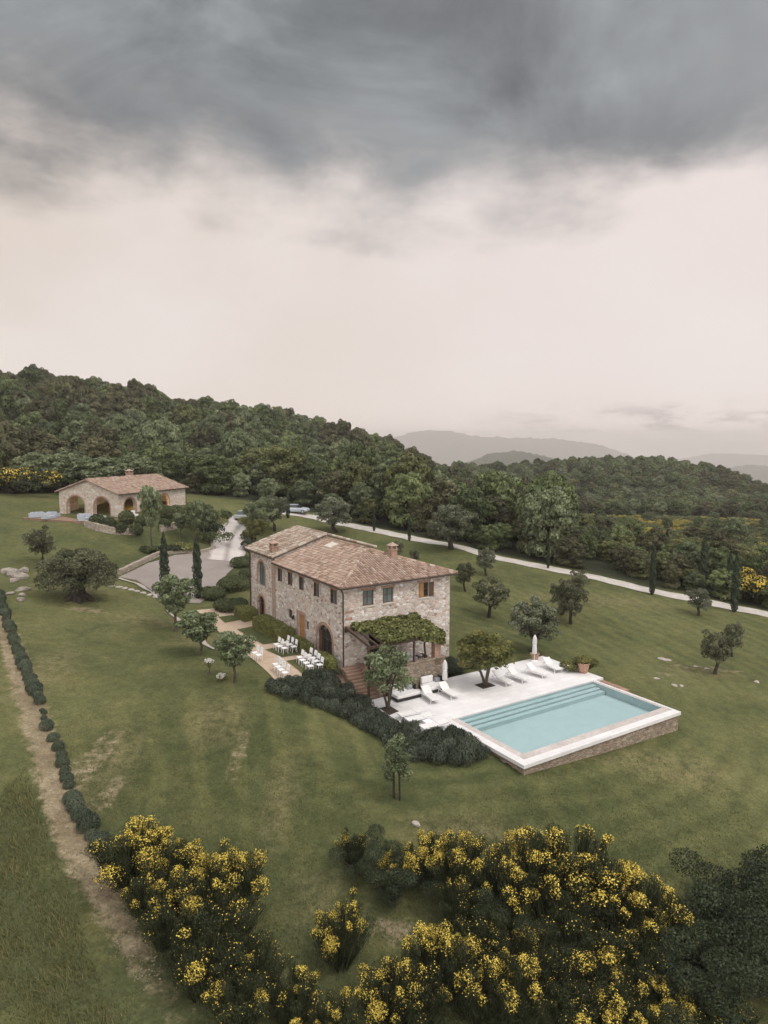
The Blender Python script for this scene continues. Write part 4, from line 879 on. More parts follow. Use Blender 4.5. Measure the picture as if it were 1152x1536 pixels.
def hedge(label, c, w, l, h, seed, mat_='hedge'):
    """clipped box hedge: a leafy skin over a block with soft corners, in house coordinates"""
    r = np.random.default_rng(seed); n = int(380 * (w * l + 2 * h * (w + l))); f = r.random(n); At = w * l; As = h * l; Ae = h * w; tot = At + 2 * As + 2 * Ae
    P = np.zeros((n, 3)); N = np.zeros((n, 3)); a, b_ = r.random(n) - .5, r.random(n)
    c0 = f < At / tot; c1 = ~c0 & (f < (At + As) / tot); c2 = ~c0 & ~c1 & (f < (At + 2 * As) / tot); c3 = ~c0 & ~c1 & ~c2 & (f < (At + 2 * As + Ae) / tot); c4 = ~(c0 | c1 | c2 | c3)
    P[c0] = np.stack([a[c0] * w, (b_[c0] - .5) * l, np.full(c0.sum(), h)], -1); N[c0] = (0, 0, 1)
    for m_, sx_ in ((c1, -1), (c2, 1)): P[m_] = np.stack([np.full(m_.sum(), sx_ * w / 2), a[m_] * l, b_[m_] * h], -1); N[m_] = (sx_, 0, 0)
    for m_, sy_ in ((c3, -1), (c4, 1)): P[m_] = np.stack([a[m_] * w, np.full(m_.sum(), sy_ * l / 2), b_[m_] * h], -1); N[m_] = (0, sy_, 0)
    P += N * (.05 * np.sin(P[:, [1]] * 2.3 + P[:, [0]] * 3) + r.normal(size=(n, 1)) * .03 - .02)
    k = np.abs(P) / np.array([w / 2, l / 2, h]); P *= 1 - .035 * np.clip(k.sum(1, keepdims=True) - 1.6, 0, 1.4)
    V, F = cards(P, N, .055, r, .7, .55); o = link('box_hedge', npmesh('box_hedge', V, F, np.repeat(r.random(n), 4)), M[mat_])
    core = MB(); core.box(-w/2 + .07, w/2 - .07, -l/2 + .07, l/2 - .07, 0, h - .07, .35); core.build('hedge_core', M[mat_], o)
    p = HW(c[0], c[1], 0); o.location = (p[0], p[1], h1(p[0], p[1]) - .02); o.rotation_euler = (0, 0, HA); return tag(o, label, 'hedge')
hedge('long clipped box hedge running along the farmhouse wall', (-.98, 11.1), 1.55, 6.1, 1.1, 51)
hedge('short box hedge between the wooden door and the first chair rows', (-1.05, 5.1), .85, 3.1, .95, 52); hedge('short box hedge in front of the arched glass door', (-1.0, 1.3), .85, 3.0, .95, 53)
hedge('box hedge at the far corner of the farmhouse by the orange door', (-.9, 17.6), 1.5, 2.7, 1.05, 54)
def topiary(label, px, py, w, h, seed, z=.1):
    p = atz(px, py, z); r = np.random.default_rng(seed); g = h1(p[0], p[1])
    L = [(0, 0, h * .45, w/2, w/2 * .9, h * .55)] + [(r.normal() * w * .18, r.normal() * w * .18, h * .45, w * .36, w * .36, h * .5) for _ in range(3)]
    return shrub('clipped_shrub', label, 'shrub', (p[0], p[1], g - .05), L, 6500, .075, 'topiary', seed, 'rounded clipped shrubs by the parking court', jit=.45, inner=.93)
topiary('rounded dark clipped shrub next to the second cypress', 322, 899, 2.4, 1.35, 61); topiary('largest rounded clipped shrub beyond the farmhouse corner', 354, 888, 3.5, 1.7, 62)
topiary('rounded clipped shrub farthest up, beside the drive', 366, 862, 2.6, 1.5, 63); topiary('low rounded clipped shrub nearest the paved path', 345, 915, 2.8, 1.25, 64)
topiary('small clipped shrub against the farmhouse drainpipe', 372, 874, 1.9, 1.2, 65)
def chair(label, s, t, rz=0.0, proto=[None]):
    p = HW(s, t); p[2] = h1(p[0], p[1]) + .095
    if proto[0] is None:
        o = empty('folding_chair', p, HA)
        b = MB(); b.box(-.21, .21, -.21, .21, .42, .47); b.build('seat', M['white'], o)
        b = MB(); b.hexa([(.19, -.21, .62), (.23, -.21, .62), (.23, .21, .62), (.19, .21, .62)], [(.26, -.21, .98), (.30, -.21, .98), (.30, .21, .98), (.26, .21, .98)]); b.tube([(.2, -.19, .45), (.245, -.19, .66)], .018, 5); b.tube([(.2, .19, .45), (.245, .19, .66)], .018, 5); b.build('backrest', M['white'], o)
        for sx_ in (-1, 1):
            for sy_ in (-1, 1): b = MB(); b.tube([(sx_ * .17, sy_ * .18, .425), (sx_ * .21, sy_ * .19, 0)], .02, 5); b.build('leg', M['white'], o)
        b = MB(); b.tube([(.18, -.18, .2), (.18, .18, .2)], .013, 5); b.build('stretcher', M['white'], o)
        proto[0] = o
    else: o = dup(proto[0], p, HA + rz)
    return tag(o, label, 'chair', 'white folding chairs set out in rows')
ordn = ['far-end', 'second', 'third', 'fourth']
def row(n, s, ta, tb, txt):
    for k in range(n):
        nm = 'far-end' if k == 0 else ('near-end' if k == n - 1 else ('middle' if n == 3 else ['', 'second', 'third'][k]))
        chair('white folding chair, %s one %s' % (nm, txt), s + rng.normal() * .03, ta + (tb - ta) * k / max(1, n - 1), rng.normal() * .04)
row(3, -2.75, 6.3, 4.95, 'of three in the front row on the upper grass strip'); row(3, -1.85, 6.35, 4.95, 'of three in the back row against the upper short hedge')
row(4, -2.6, 2.3, .55, 'of four in the front row on the lower grass strip'); row(4, -1.75, 2.5, .6, 'of four in the back row against the lower short hedge')
row(2, -5.05, 5.2, 4.5, 'of the pair alone at the lawn edge of the path'); row(4, -4.85, 1.8, .1, 'of four along the lawn side of the path')
# kerb stones between the lawn and the path
ribbon('kerb', Hpoly([(-6.85, 23.5), (-6.8, 13), (-6.85, 8.6)]), .32, M['kerb'], .09, 1.0, 3)
ribbon('kerb', pxline([(178,868),(205,874),(222,886),(236,897),(252,910)]), .4, M['kerb'], .1, .8, 3)
def posy(label, s, t, h, rad, seed):
    p = HW(s, t); p[2] = h1(p[0], p[1]) - .01; o = tag(empty('flower_arrangement', p), label, 'flowers')
    r = np.random.default_rng(seed); b = MB()
    if h > .5: b.lathe([(.2, 0), (.2, .03), (.03, .06), (.03, h), (.16, h + .03), (.16, h + .06)], n=10); b.build('stand', M['bark'], o)
    L = [(r.normal() * rad * .3, r.normal() * rad * .3, h + rad * .75 + r.normal() * .05, rad * .42, rad * .42, rad * .4) for _ in range(8)]
    link('blooms', leafmesh('blooms', L, 300, .06, seed, asp=.9), M['whiteflower'], o); link('leaves', leafmesh('leaves', [(l[0], l[1], l[2] - .12) + l[3:] for l in L], 420, .06, seed + 1), M['hedge'], o); return o
posy('large white flower arrangement on a short wooden stand on the lawn', -9.0, 4.4, .52, .5, 71); posy('low white flower arrangement on the lawn under the young tree', -8.7, 2.6, .0, .38, 72)
posy('small white flowering bush beside the kerb by the second young tree', -6.2, 14.5, .0, .5, 73)

# ------------------------------------------------------------------ rosemary hedge: mounds one by one
def cached(maker):
    c = {}
    def f(*k):
        if k not in c: c[k] = maker(*k)
        return c[k]
    return f
@cached
def mound_mesh(kind, i):
    r = np.random.default_rng(900 + i); L = [(0, 0, .32, .5, .5, .42)] + [(r.normal() * .22, r.normal() * .22, .3 + r.random() * .2, .32, .32, .34) for _ in range(5)]
    me = leafmesh(kind, L, 2600, .055, 900 + i, asp=.32, jit=.75, up=1.2); me.materials.append(M['rosemary']); return me
west = [tuple(toH(*G(*p)[:2])) for p in [(402,1038),(432,1047),(482,1062),(530,1080),(562,1106),(600,1128),(640,1141),(682,1150),(716,1140)]]
east = [tuple(toH(*G(*p)[:2])) for p in [(492,1014),(506,1027),(532,1050),(562,1077),(590,1095),(622,1107),(655,1112),(695,1112),(727,1116)]]
rr = np.random.default_rng(5); pts = []
def lerp(pl, f): 
    f = f * (len(pl) - 1); i = min(int(f), len(pl) - 2); a, b = np.array(pl[i]), np.array(pl[i + 1]); return a + (b - a) * (f - i)
for _ in range(9000):
    f = rr.random(); g = rr.random(); p = lerp(west, f) * (1 - g) + lerp(east, f) * g
    if p[0] < 1.8 and all(np.hypot(*(p - q)) > .64 for q in pts): pts.append(p)
for k, p in enumerate(pts):
    w = HW(p[0], p[1]); f = rr.random(); lower = p[1] < -11.2
    sc = (.86 + .34 * f) * (1.05 if lower else 1.0)
    o = link('rosemary_bush', mound_mesh('rosemary_bush', k % 7)); zg = h1(w[0], w[1])
    if p[0] > -.5 and p[1] < -3: zg = max(zg, -2.2)
    o.location = (w[0], w[1], zg - .08); o.rotation_euler = (0, 0, rr.random() * 6.28); o.scale = (sc, sc, sc * (.95 + .35 * rr.random()))
    tag(o, 'dark grey-green rosemary mound in the dense planting between the lawn and the pool deck', 'shrub', 'rosemary mounds sloping down to the pool')
for k, (s, t, sc) in enumerate([(7.6, -1.1, 1.3), (8.6, -1.0, 1.5), (9.5, -1.1, 1.4), (10.4, -1.6, 1.2), (8.1, -1.9, 1.1), (9.2, -2.0, 1.2), (11.2, -2.1, 1.1)]):
    o = link('wall_bush', mound_mesh('wall_bush', k % 7)); p = HW(s, t, DZ - .2); o.location = tuple(p); o.scale = (sc, sc, sc); o.rotation_euler = (0, 0, k)
    tag(o, 'dark low bush at the foot of the farmhouse wall behind the deck', 'shrub', 'bushes at the wall foot behind the deck')
# lavender balls along the dirt track
LAV = [(5,913),(10,931),(16,948),(22,965),(28,980),(34,996),(41,1012),(48,1027),(54,1040),(60,1055),(6,921),(36,1001),(1,899),(3,905),(8,922),(13,940),(19,957),(25,973),(31,988),(38,1004),(45,1020),(51,1034),(57,1046),(63,1066),(66,1078),(66,1070),(70,1093),(80,1109),(88,1124),(92,1134),(94,1148),(98,1160),(100,1170),(104,1180),(108,1201),(114,1215),(122,1228),(132,1243),(138,1258),(148,1274),(152,1262),(-2,893)]
@cached
def lav_mesh(i):
    r = np.random.default_rng(700 + i); me = leafmesh('lavender_bush', [(0, 0, .22, .42, .42, .36), (.12, .1, .22, .32, .3, .33), (-.12, .05, .2, .32, .32, .3)], 2400, .05, 700 + i, asp=.3, jit=.6, up=.8, inner=.85); me.materials.append(M['lavender']); return me
for k, (px, py) in enumerate(LAV):
    p = G(px, py); o = link('lavender_bush', lav_mesh(k % 4)); sc = (.85 + .3 * rng.random()) * (.9 if 1040 < py < 1190 else 1.1) * (.62 if 1060 < py < 1080 else 1)
    o.location = (p[0], p[1], p[2] - .05); o.scale = (sc * rng.uniform(.8, 1.2), sc * rng.uniform(.8, 1.2), sc * rng.uniform(.75, 1.25)); o.rotation_euler = (0, 0, rng.random() * 6)
    tag(o, 'small rounded grey-green lavender bush in the dotted row along the dirt track', 'shrub', 'lavender bushes in a row along the dirt track')

# ------------------------------------------------------------------ trees
def limbs(r, h, spread, r0, n=5, lean=0.1, fork=.45):
    b = MB(); top = np.array([r.normal() * lean, r.normal() * lean, h * fork]); b.tube([(0, 0, -.25), (0, 0, .02), top * .55 + [r.normal() * .1 * spread, r.normal() * .1 * spread, 0], top], [r0 * 1.5, r0 * 1.15, r0 * .9, r0 * .8], 8)
    for k in range(n):
        q = 2 * math.pi * (k + r.random() * .6) / n; e = top + np.array([math.cos(q) * spread, math.sin(q) * spread, (h - top[2]) * (.45 + .4 * r.random())])
        m = top * .5 + e * .5 + np.array([0, 0, .15 * h * r.random()]); b.tube([top - [0, 0, .05], m, e], [r0 * .6, r0 * .4, r0 * .15], 6)
        for _ in range(2):
            e2 = m + (e - m) * .7 + r.normal(size=3) * spread * .35; b.tube([m, e2], [r0 * .3, r0 * .08], 5)
    return b
@cached
def tree_meshes(kind, i):
    r = np.random.default_rng(hash_(kind) + i)
    if kind == 'olive':      # 1 unit = crown radius
        L = []
        for k in range(58):
            D = unit(r.normal(size=3)); q = .35 + .6 * r.random() ** .8; a = .13 + .12 * r.random(); L.append((D[0] * q, D[1] * q, 1.3 + D[2] * q * .85, a, a, a * .8))
        cr = leafmesh('crown', L, 8500, .046, i + 10, asp=.5, jit=.7, inner=.6); tk = limbs(r, 1.7, .6, .10, 5, .12, .38).mesh('trunk'); mats = ('olive', 'darkbark')
    elif kind == 'cypress':  # unit height
        n = 5200; z = r.random(n) ** .9; q = r.random(n) * 6.28; prf = np.interp(z, [0, .04, .12, .4, .7, .9, 1], [.03, .052, .068, .072, .058, .032, .006]); lump = 1 + .16 * np.sin(q * 3 + z * 30) + .1 * np.sin(z * 55 + q * 2)
        rad = prf * lump * np.sqrt(.45 + .55 * r.random(n)); P = np.stack([rad * np.cos(q), rad * np.sin(q), .03 + z * .97], -1); N = np.stack([np.cos(q), np.sin(q), np.full(n, .35)], -1)
        V, F = cards(P, N, .013, r, .45, .45, 1.5); cr = npmesh('crown', V, F, np.repeat(.6 * r.random(n) + .4 * (.5 + .5 * np.sin(q * 3 + z * 30)), 4)); b = MB(); b.tube([(0, 0, -.03), (0, 0, .5), (0, 0, .9)], [.02, .014, .004], 7); tk = b.mesh('trunk'); mats = ('cypress', 'darkbark')
    elif kind == 'young':    # unit height; several leafy tiers with gaps
        L = []
        for k in range(16):
            z = .42 + .52 * (k / 15); w = .30 * math.sin(math.pi * min(1, (1.08 - z) / .62)) ** .8; q = k * 2.4; L.append((math.cos(q) * w * .8, math.sin(q) * w * .8, z, .13 + .05 * r.random(), .13 + .05 * r.random(), .085))
        cr = leafmesh('crown', L, 3600, .026, i + 20, asp=.75, jit=.6, inner=.35); b = limbs(r, .95, .2, .026, 6, .02, .42); b.tube([(0, 0, .38), (.01, 0, .9)], [.018, .005], 5); tk = b.mesh('trunk'); mats = ('young', 'bark')
    elif kind == 'deck':     # unit height, loose crown on forked stems
        L = crown_lobes(r, .44, .44, .36, 32, (.14, .26), .60, .75) + [(.3 * math.cos(q), .3 * math.sin(q), .42 + .08 * r.random(), .10, .10, .08) for q in np.arange(7) * .9]
        cr = leafmesh('crown', L, 3600, .026, i + 30, asp=.6, jit=.75, inner=.3); b = MB()
        for q in (.4, 2.3, 4.4): b.tube([(0, 0, -.03), (.03 * math.cos(q), .03 * math.sin(q), .12), (.10 * math.cos(q), .10 * math.sin(q), .36), (.22 * math.cos(q), .22 * math.sin(q), .62)], [.022, .018, .014, .006], 6)
        for _ in range(8): e = unit(r.normal(size=3)) * .25 + [0, 0, .68]; b.tube([(0, 0, .35), e], [.01, .003], 4)
        tk = b.mesh('trunk'); mats = ('gold', 'bark')
    elif kind == 'slim':     # two thin stems
        L = [(r.normal() * .075, r.normal() * .075, .36 + .56 * k / 17, .13 - .09 * abs(k / 17 - .45), .13 - .09 * abs(k / 17 - .45), .085) for k in range(18)]
        cr = leafmesh('crown', L, 3200, .022, i + 40, asp=.6, jit=.75, inner=.2); b = MB(); b.tube([(-.05, 0, -.02), (-.045, .01, .4), (-.02, .02, .9)], [.016, .013, .004], 6); b.tube([(.05, -.01, -.02), (.05, 0, .4), (.03, 0, .85)], [.018, .014, .004], 6); tk = b.mesh('trunk'); mats = ('young', 'darkbark')
    else:                    # woodland trees, unit = crown radius
        L = [(0, 0, 1.15, .62, .62, .66)]
        for k in range(74):
            D = unit(r.normal(size=3)); D[2] = abs(D[2]) if r.random() < .6 else D[2]; q = .62 + .36 * r.random() ** .7; a = .15 + .13 * r.random()
            L.append((D[0] * q, D[1] * q, 1.2 + D[2] * q * (.95 if D[2] > 0 else .75), a, a, a * (.55 + .25 * r.random())))
        L += [(.62 * math.cos(q), .62 * math.sin(q), .34 + .2 * r.random(), .24, .24, .2) for q in np.arange(13) * .485 + r.random()]
        cr = leafmesh('crown', L, 10500, .050, i + 60, asp=.75, jit=.42, inner=.8); tk = limbs(r, 1.6, .6, .075, 4, .1, .5).mesh('trunk'); mats = (kind, 'darkbark')
    cr.materials.append(M[mats[0]]); tk.materials.append(M[mats[1]]); return cr, tk
def hash_(s): return sum(ord(c) * (k + 3) for k, c in enumerate(s))
def tree(name, kind, i, p, sc, label, cat='tree', group=None, rz=None, crown_mat=None):
    o = tag(empty(name, p, rng.random() * 6.28 if rz is None else rz, sc), label, cat, group); cr, tk = tree_meshes(kind, i)
    a = link('trunk', tk, None, o); b = link('crown', cr, None, o)
    if crown_mat:
        b.material_slots[0].link = 'OBJECT'; b.material_slots[0].material = M[crown_mat]
    return o
def at_px(px, py, dz=-.05): p = G(px, py); p[2] += dz; return p
def olive(px, py, wpx, hpx, label, i, mat_=None):
    p = at_px(px, py); m = mpp(p); rx = wpx * m / 2; rzz = hpx * m / 2.15; tree('olive_tree', 'olive', i, p, (rx, rx, rzz), label, 'olive tree', 'olive trees on the lawns', None, mat_)
olive(733, 926, 58, 62, 'dark bushy olive tree mid-lawn to the right of the farmhouse', 0, 'darkolive')
olive(698, 887, 32, 47, 'small thin olive tree just right of the farmhouse roof', 1, 'darkolive')
olive(729, 863, 34, 44, 'small round olive tree uphill near the road, right of the farmhouse chimney', 2)
olive(677, 824, 78, 70, 'large grey-green olive tree standing against the white road behind the farmhouse', 3)
olive(504, 798, 64, 52, 'wide olive tree behind the farmhouse roof beside the road', 4)
olive(412, 797, 46, 58, 'olive tree beside the top of the drive, left of the parked car', 5)
olive(392, 800, 50, 56, 'pale olive tree nearest the top of the drive', 0, 'greyoak')
olive(386, 816, 38, 40, 'yellowish small olive tree between the drive and the farmhouse', 1, 'gold')
olive(800, 978, 88, 84, 'large grey-green olive tree behind the pool deck by the closed parasol', 2)
olive(856, 936, 50, 66, 'olive tree right behind the large one by the deck', 3, 'darkolive')
olive(842, 922, 44, 56, 'olive tree in the middle of the clump of three behind the deck', 4, 'darkolive')
olive(866, 902, 36, 52, 'farthest olive tree of the clump behind the deck', 5, 'darkolive')
olive(1072, 1011, 54, 70, 'round dark olive tree with a bent trunk on the right lawn', 1, 'darkolive')
olive(1098, 985, 34, 58, 'small olive tree right behind the round one on the right lawn', 2, 'darkolive')
olive(1047, 923, 40, 44, 'small pale open olive tree at the roadside on the right', 3, 'olive')
olive(596, 838, 24, 30, 'little shrubby olive by the farmhouse chimney, left one', 4, 'darkolive'); olive(622, 846, 18, 24, 'little shrubby olive by the farmhouse chimney, right one', 5, 'darkolive')
olive(62, 848, 50, 64, 'olive tree behind the massive old olive on the left lawn', 5, 'darkolive')
# the big old olive, built for itself
p = at_px(117, 899); m = mpp(p); r = np.random.default_rng(3)
big = tag(empty('old_olive_tree', p, 0), 'massive old olive tree with a gnarled thick trunk on the left lawn', 'olive tree', 'olive trees on the lawns')
b = MB(); b.tube([(0, 0, -.3), (0, .05, .1), (.05, 0, .6), (-.05, .05, 1.2), (0, 0, 1.7)], [1.35, 1.0, .72, .66, .6], 12)
for q in np.linspace(0, 6.28, 7)[:-1]: b.tube([(.5 * math.cos(q), .5 * math.sin(q), .5), (1.25 * math.cos(q), 1.25 * math.sin(q), .05), (1.6 * math.cos(q), 1.6 * math.sin(q), -.2)], [.35, .24, .1], 6)
for k in range(8): q = k * .8; b.tube([(0, 0, 1.3), (1.0 * math.cos(q), 1.0 * math.sin(q), 2.3), (2.3 * math.cos(q), 2.3 * math.sin(q), 3.0 + r.random())], [.42, .26, .08], 6)
b.build('trunk', M['darkbark'], big, True)
L = crown_lobes(r, 3.6, 3.3, 2.0, 46, (.13, .26), 3.1, .95) + [(3.1 * math.cos(q), 2.8 * math.sin(q), 1.7 + .5 * r.random(), .8, .8, .75) for q in np.arange(9) * .7] + [(-1.9, 0, 2.3, 1.3, 1.3, .9), (2.2, -.3, 2.3, 1.25, 1.2, .9), (3.0, 0, 3.0, 1.0, 1.0, .8), (-3.0, 0, 3.2, 1.0, 1.0, .8)]
link('crown', leafmesh('crown', L, 30000, .11, 5, asp=.42, jit=.8, inner=.5), M['darkolive'], big)
def cyp(px, py, hpx, label, i, wide=1.0):
    p = at_px(px, py, -.1); h = hpx * mpp(p) * 1.02; tree('cypress_tree', 'cypress', i, p, (h * wide, h * wide, h), label, 'cypress', 'tall narrow cypress trees')
cyp(248, 894, 97, 'tall narrow cypress at the front of the parking court, left one', 0, 1.0); cyp(297, 898, 96, 'tall narrow cypress at the front of the parking court, right one beside the clipped shrubs', 1, 1.0)
cyp(432, 777, 45, 'slim dark cypress in front of the parked car', 2, 1.0); cyp(561, 797, 38, 'thin young cypress on the road edge behind the farmhouse', 3, .8); cyp(614, 811, 37, 'slim cypress on the road edge right of the thin young one', 0, .95)
cyp(822, 853, 44, 'slim cypress on the road edge above the deck olives', 1, .75); cyp(978, 892, 80, 'tall cypress on the lawn edge in front of the road on the right', 2, .85)
cyp(1054, 884, 86, 'cypress beyond the road above the small pale olive', 3, 1.0); cyp(1101, 918, 92, 'tall cypress pressed to the road at the right edge', 0, .9); cyp(1092, 898, 72, 'cypress just behind the tall one at the right edge', 1, .9)
cyp(1000, 826, 34, 'short distant cypress at the near edge of the scrubby clearing', 2, 1.1); cyp(401, 773, 40, 'slim cypress above the top of the drive', 3, .8)
def young(px, py, hpx, label, i, kind='young', mat_=None, wide=1.0, z=None):
    p = at_px(px, py) if z is None else atz(px, py, z); h = hpx * mpp(p) * 1.02; tree('young_tree', kind, i, p, (h * wide, h * wide, h), label, 'tree', 'young planted trees', None, mat_)
young(264, 947, 86, 'young tree with pale tiered crown, farthest of the three along the kerb', 0); young(299, 983, 66, 'young tree with pale tiered crown, middle of the three along the kerb', 1, wide=1.25); young(352, 1024, 78, 'young tree with pale tiered crown, nearest of the three by the flowers', 2, wide=1.1)
young(582, 1064, 104, 'loose green tree at the corner of the pool deck before the terrace', 0, 'deck', 'young', 1.0, -1.55); young(728, 1029, 92, 'golden-green tree growing from the square bed in the deck', 1, 'deck', None, 1.25, -1.55)
young(595, 1199, 105, 'slim young tree with two stems alone on the lower lawn', 0, 'slim', 'greyoak')
young(228, 822, 92, 'tall airy young tree before the barn arches', 3, wide=.5); young(292, 818, 66, 'young tree right of the barn, left of a pair', 1, wide=.66); young(306, 812, 58, 'young tree right of the barn, right of a pair', 2, wide=.7)
young(316, 797, 36, 'young green tree beside the drive below the wood', 0, 'deck', 'young', 1.1); young(272, 806, 36, 'small young tree at the end of the barn garden wall', 3, wide=.9)

# ------------------------------------------------------------------ barn
BA = R(66); BC = atz(179, 777, 5.85); BL, BG, BH = 14.2, 11.6, 3.45
bl = np.array([math.cos(BA), math.sin(BA), 0]); bgv = np.array([-math.sin(BA), math.cos(BA), 0])
def BW(a, g_, z=0): return BC + bl * a + bgv * g_ + np.array([0, 0, z])
barn = empty('stone_barn', BC, BA); tag(barn, 'low stone barn with arched openings and a tiled gable roof on the hillside', 'barn')
pk = 5.25; prf = [(0, -1.0), (BG, -1.0), (BG, BH), (BG / 2, pk), (0, BH)]; nP = 5
b = MB(); b.add([(0, y, z) for y, z in prf] + [(BL, y, z) for y, z in prf], [tuple(range(nP))[::-1], tuple(range(nP, 2*nP))] + [(i, (i+1) % nP, nP + (i+1) % nP, nP + i) for i in range(nP)])
wm = b.mesh('wall'); pin = [(.5, .02), (BG - .5, .02), (BG - .5, BH - .1), (BG/2, pk - .35), (.5, BH - .1)]
c_ = MB(); c_.add([(.5, y, z) for y, z in pin] + [(BL - .5, y, z) for y, z in pin], [tuple(range(nP))[::-1], tuple(range(nP, 2*nP))] + [(i, (i+1) % nP, nP + (i+1) % nP, nP + i) for i in range(nP)]); wm = boolcut(wm, c_)
ARG = [(1.7, 4.7), (6.6, 10.0)]      # gable arches, measured from the corner
ARS = [(1.0, 3.3), (4.4, 6.6), (8.3, 10.4)]
adds = [lambda mb, a=a: extr(mb, 'L', arch_poly(a[0], a[1], .03, 1.45, 2.85), -.3, .8) for a in ARG] + [lambda mb, a=a: extr(mb, 'F', arch_poly(a[0], a[1], .03, 1.6, 2.7), -.3, .8) for a in ARS]
adds += [lambda mb: mb.box(3.0, 6.0, BG - .8, BG + .3, .03, 2.6), lambda mb: mb.box(8, 11, BG - .8, BG + .3, .03, 2.6)]
wm = sub(wm, adds); link('wall', wm, M['barnstone'], barn)
b = EachPart()
for a in ARG: ring_arch(b, 'L', a[0], a[1], 1.45, 2.85, .2, -.03, 0, z0=-.2); b.flush(barn)
for a in ARS: ring_arch(b, 'F', a[0], a[1], 1.6, 2.7, .18, -.03, 0, z0=-.2); b.flush(barn)
oh = .45; rise = (pk - BH) / (BG / 2); ezb = BH - oh * rise + .06; slb = math.hypot(BG/2 + oh, (BG/2 + oh) * rise); upb = np.array([0, 1, rise]) / math.hypot(1, rise)
t1_ = tile_roof((-.4, -oh, ezb), (1, 0, 0), upb, BL + .8, slb, lambda a, b: b < slb - .1, None, rng, .25, .40); t2_ = tile_roof((BL + .4, BG + oh, ezb), (-1, 0, 0), (0, -upb[1], upb[2]), BL + .8, slb, lambda a, b: b < slb - .1, None, rng, .25, .40)
zt_ = ezb + (BG/2 + oh) * rise
broof = rbuild('roof', [t1_, t2_], [([(-.4, -oh, ezb), (BL + .4, -oh, ezb), (BL + .4, BG/2, zt_), (-.4, BG/2, zt_)], .12), ([(BL + .4, BG + oh, ezb), (-.4, BG + oh, ezb), (-.4, BG/2, zt_), (BL + .4, BG/2, zt_)], .12)], [((-.4, BG/2, zt_), (BL + .4, BG/2, zt_))], M['roof'], barn)
chimney(9.5, BG/2 + 1.2, 4.6, 5.75, .8, broof)
g_ = MB(); g_.tube([(-.4, -oh - .05, ezb - .06), (BL + .4, -oh - .05, ezb - .06)], .06, 6); g_.build('gutter', M['gutter'], barn)
g_ = MB(); g_.tube([(BL + .05, -oh, ezb), (BL + .02, -.08, BH - .3), (BL + .02, -.08, 0)], .05, 6); g_.build('drainpipe', M['gutter'], barn)
b = MB(); b.box(.5, BL - .5, .5, BG - .5, -.4, .018); b.build('floor', M['brickpath'], barn)
# warm lamp hanging in the barn (lit in the photograph)
lampo = tag(empty('hanging_lamp', BW(5.2, 1.6, 2.0), 0), 'lit warm globe lamp hanging inside a barn arch', 'lamp')
m_, t_, b_ = newmat('lamp_globe'); b_.inputs['Emission Color'].default_value = (1, .62, .25, 1); b_.inputs['Emission Strength'].default_value = 14; M['globe'] = m_
b = MB(); b.lathe([(.02, -.22), (.15, -.16), (.22, 0), (.15, .16), (.02, .22)], n=14); b.build('globe', M['globe'], lampo, True)
b = MB(); b.tube([(0, 0, .22), (0, 0, 1.7)], .012, 5); b.build('cord', M['black'], lampo)
pl = bpy.data.lights.new('lamp_light', 'POINT'); pl.energy = 420; pl.color = (1, .58, .26); pl.shadow_soft_size = .25; plo = bpy.data.objects.new('lamp_light', pl); COL.objects.link(plo); plo.parent = lampo; plo.location = (.5, .5, -.1)
# long table with flowers just inside the gable arches
for k, gy_ in enumerate((3.2, 8.3)):
    tb = tag(empty('dining_table', BW(2.2, gy_, .02), BA), ['dark dining table inside the right gable arch of the barn', 'dark dining table inside the left gable arch of the barn'][0 if gy_ < 5 else 1], 'table')
    b = MB(); b.box(-.45, .45, -1.2, 1.2, .72, .77); b.build('table_top', M['darkwood'], tb)
    for sx_ in (-1, 1):
        for sy_ in (-1, 1): b = MB(); b.box(sx_ * .38 - .04, sx_ * .38 + .04, sy_ * 1.1 - .04, sy_ * 1.1 + .04, 0, .718); b.build('leg', M['darkwood'], tb)
    for q, off in enumerate((-.7, .5)):
        v = tag(empty('flower_vase', BW(2.2, gy_ + off, .792), 0), 'vase of orange and cream flowers on the %s barn table, %s end' % (['right', 'left'][k], ['right', 'left'][q]), 'vase'); b = MB(); b.lathe([(.06, 0), (.1, .1), (.05, .24), (.07, .28)], n=10); b.build('vase', M['white'], v)
        M.setdefault('orangeflower', m_leaf('orange_flower', [(0, (.45,.16,.06)), (.5, (.6,.33,.2)), (1, (.7,.6,.5))])); link('blooms', leafmesh('blooms', [(0, 0, .45, .2, .2, .17)], 140, .06, 80 + q, asp=.9), M['orangeflower'], v)
mb = MB(); mb.box(-5.2, -.003, -.6, BG + 1.5, -1.4, -.02); mb.box(-.003, 12, -3.2, -.003, -1.8, -.03); o = mb.build('patio', M['brickpath']); o.location = tuple(BC); o.rotation_euler = (0, 0, BA); struct(o)
for k, (a, g_2, rot, w, lab) in enumerate([(-4.2, 11.4, 2.6, 2.0, 'pale blue-white sofa farthest left on the barn patio'), (-2.9, 9.6, 1.9, 1.7, 'pale blue-white sofa second from the left on the barn patio'), (-4.6, 8.5, .2, 1.9, 'pale blue-white sofa facing the other two on the barn patio'),
        (-2.7, 3.6, 2.2, 2.0, 'pale blue-white sofa before the right gable arch of the barn'), (-4.2, 2.2, .5, 1.8, 'pale blue-white sofa nearest the round hedge balls on the barn patio'), (-2.6, .9, 1.6, 1.2, 'pale armchair at the corner of the barn patio')]):
    sofa('outdoor_sofa' if w > 1.5 else 'armchair', lab, 'sofa' if w > 1.5 else 'armchair', BW(a, g_2, -.02), BA + rot, w, .95, cushmat='bluecushion', group='pale sofas on the barn patio', base='bluecushion')
mb = MB(); mb.box(-.4, .4, -.4, .4, .0, .9); 
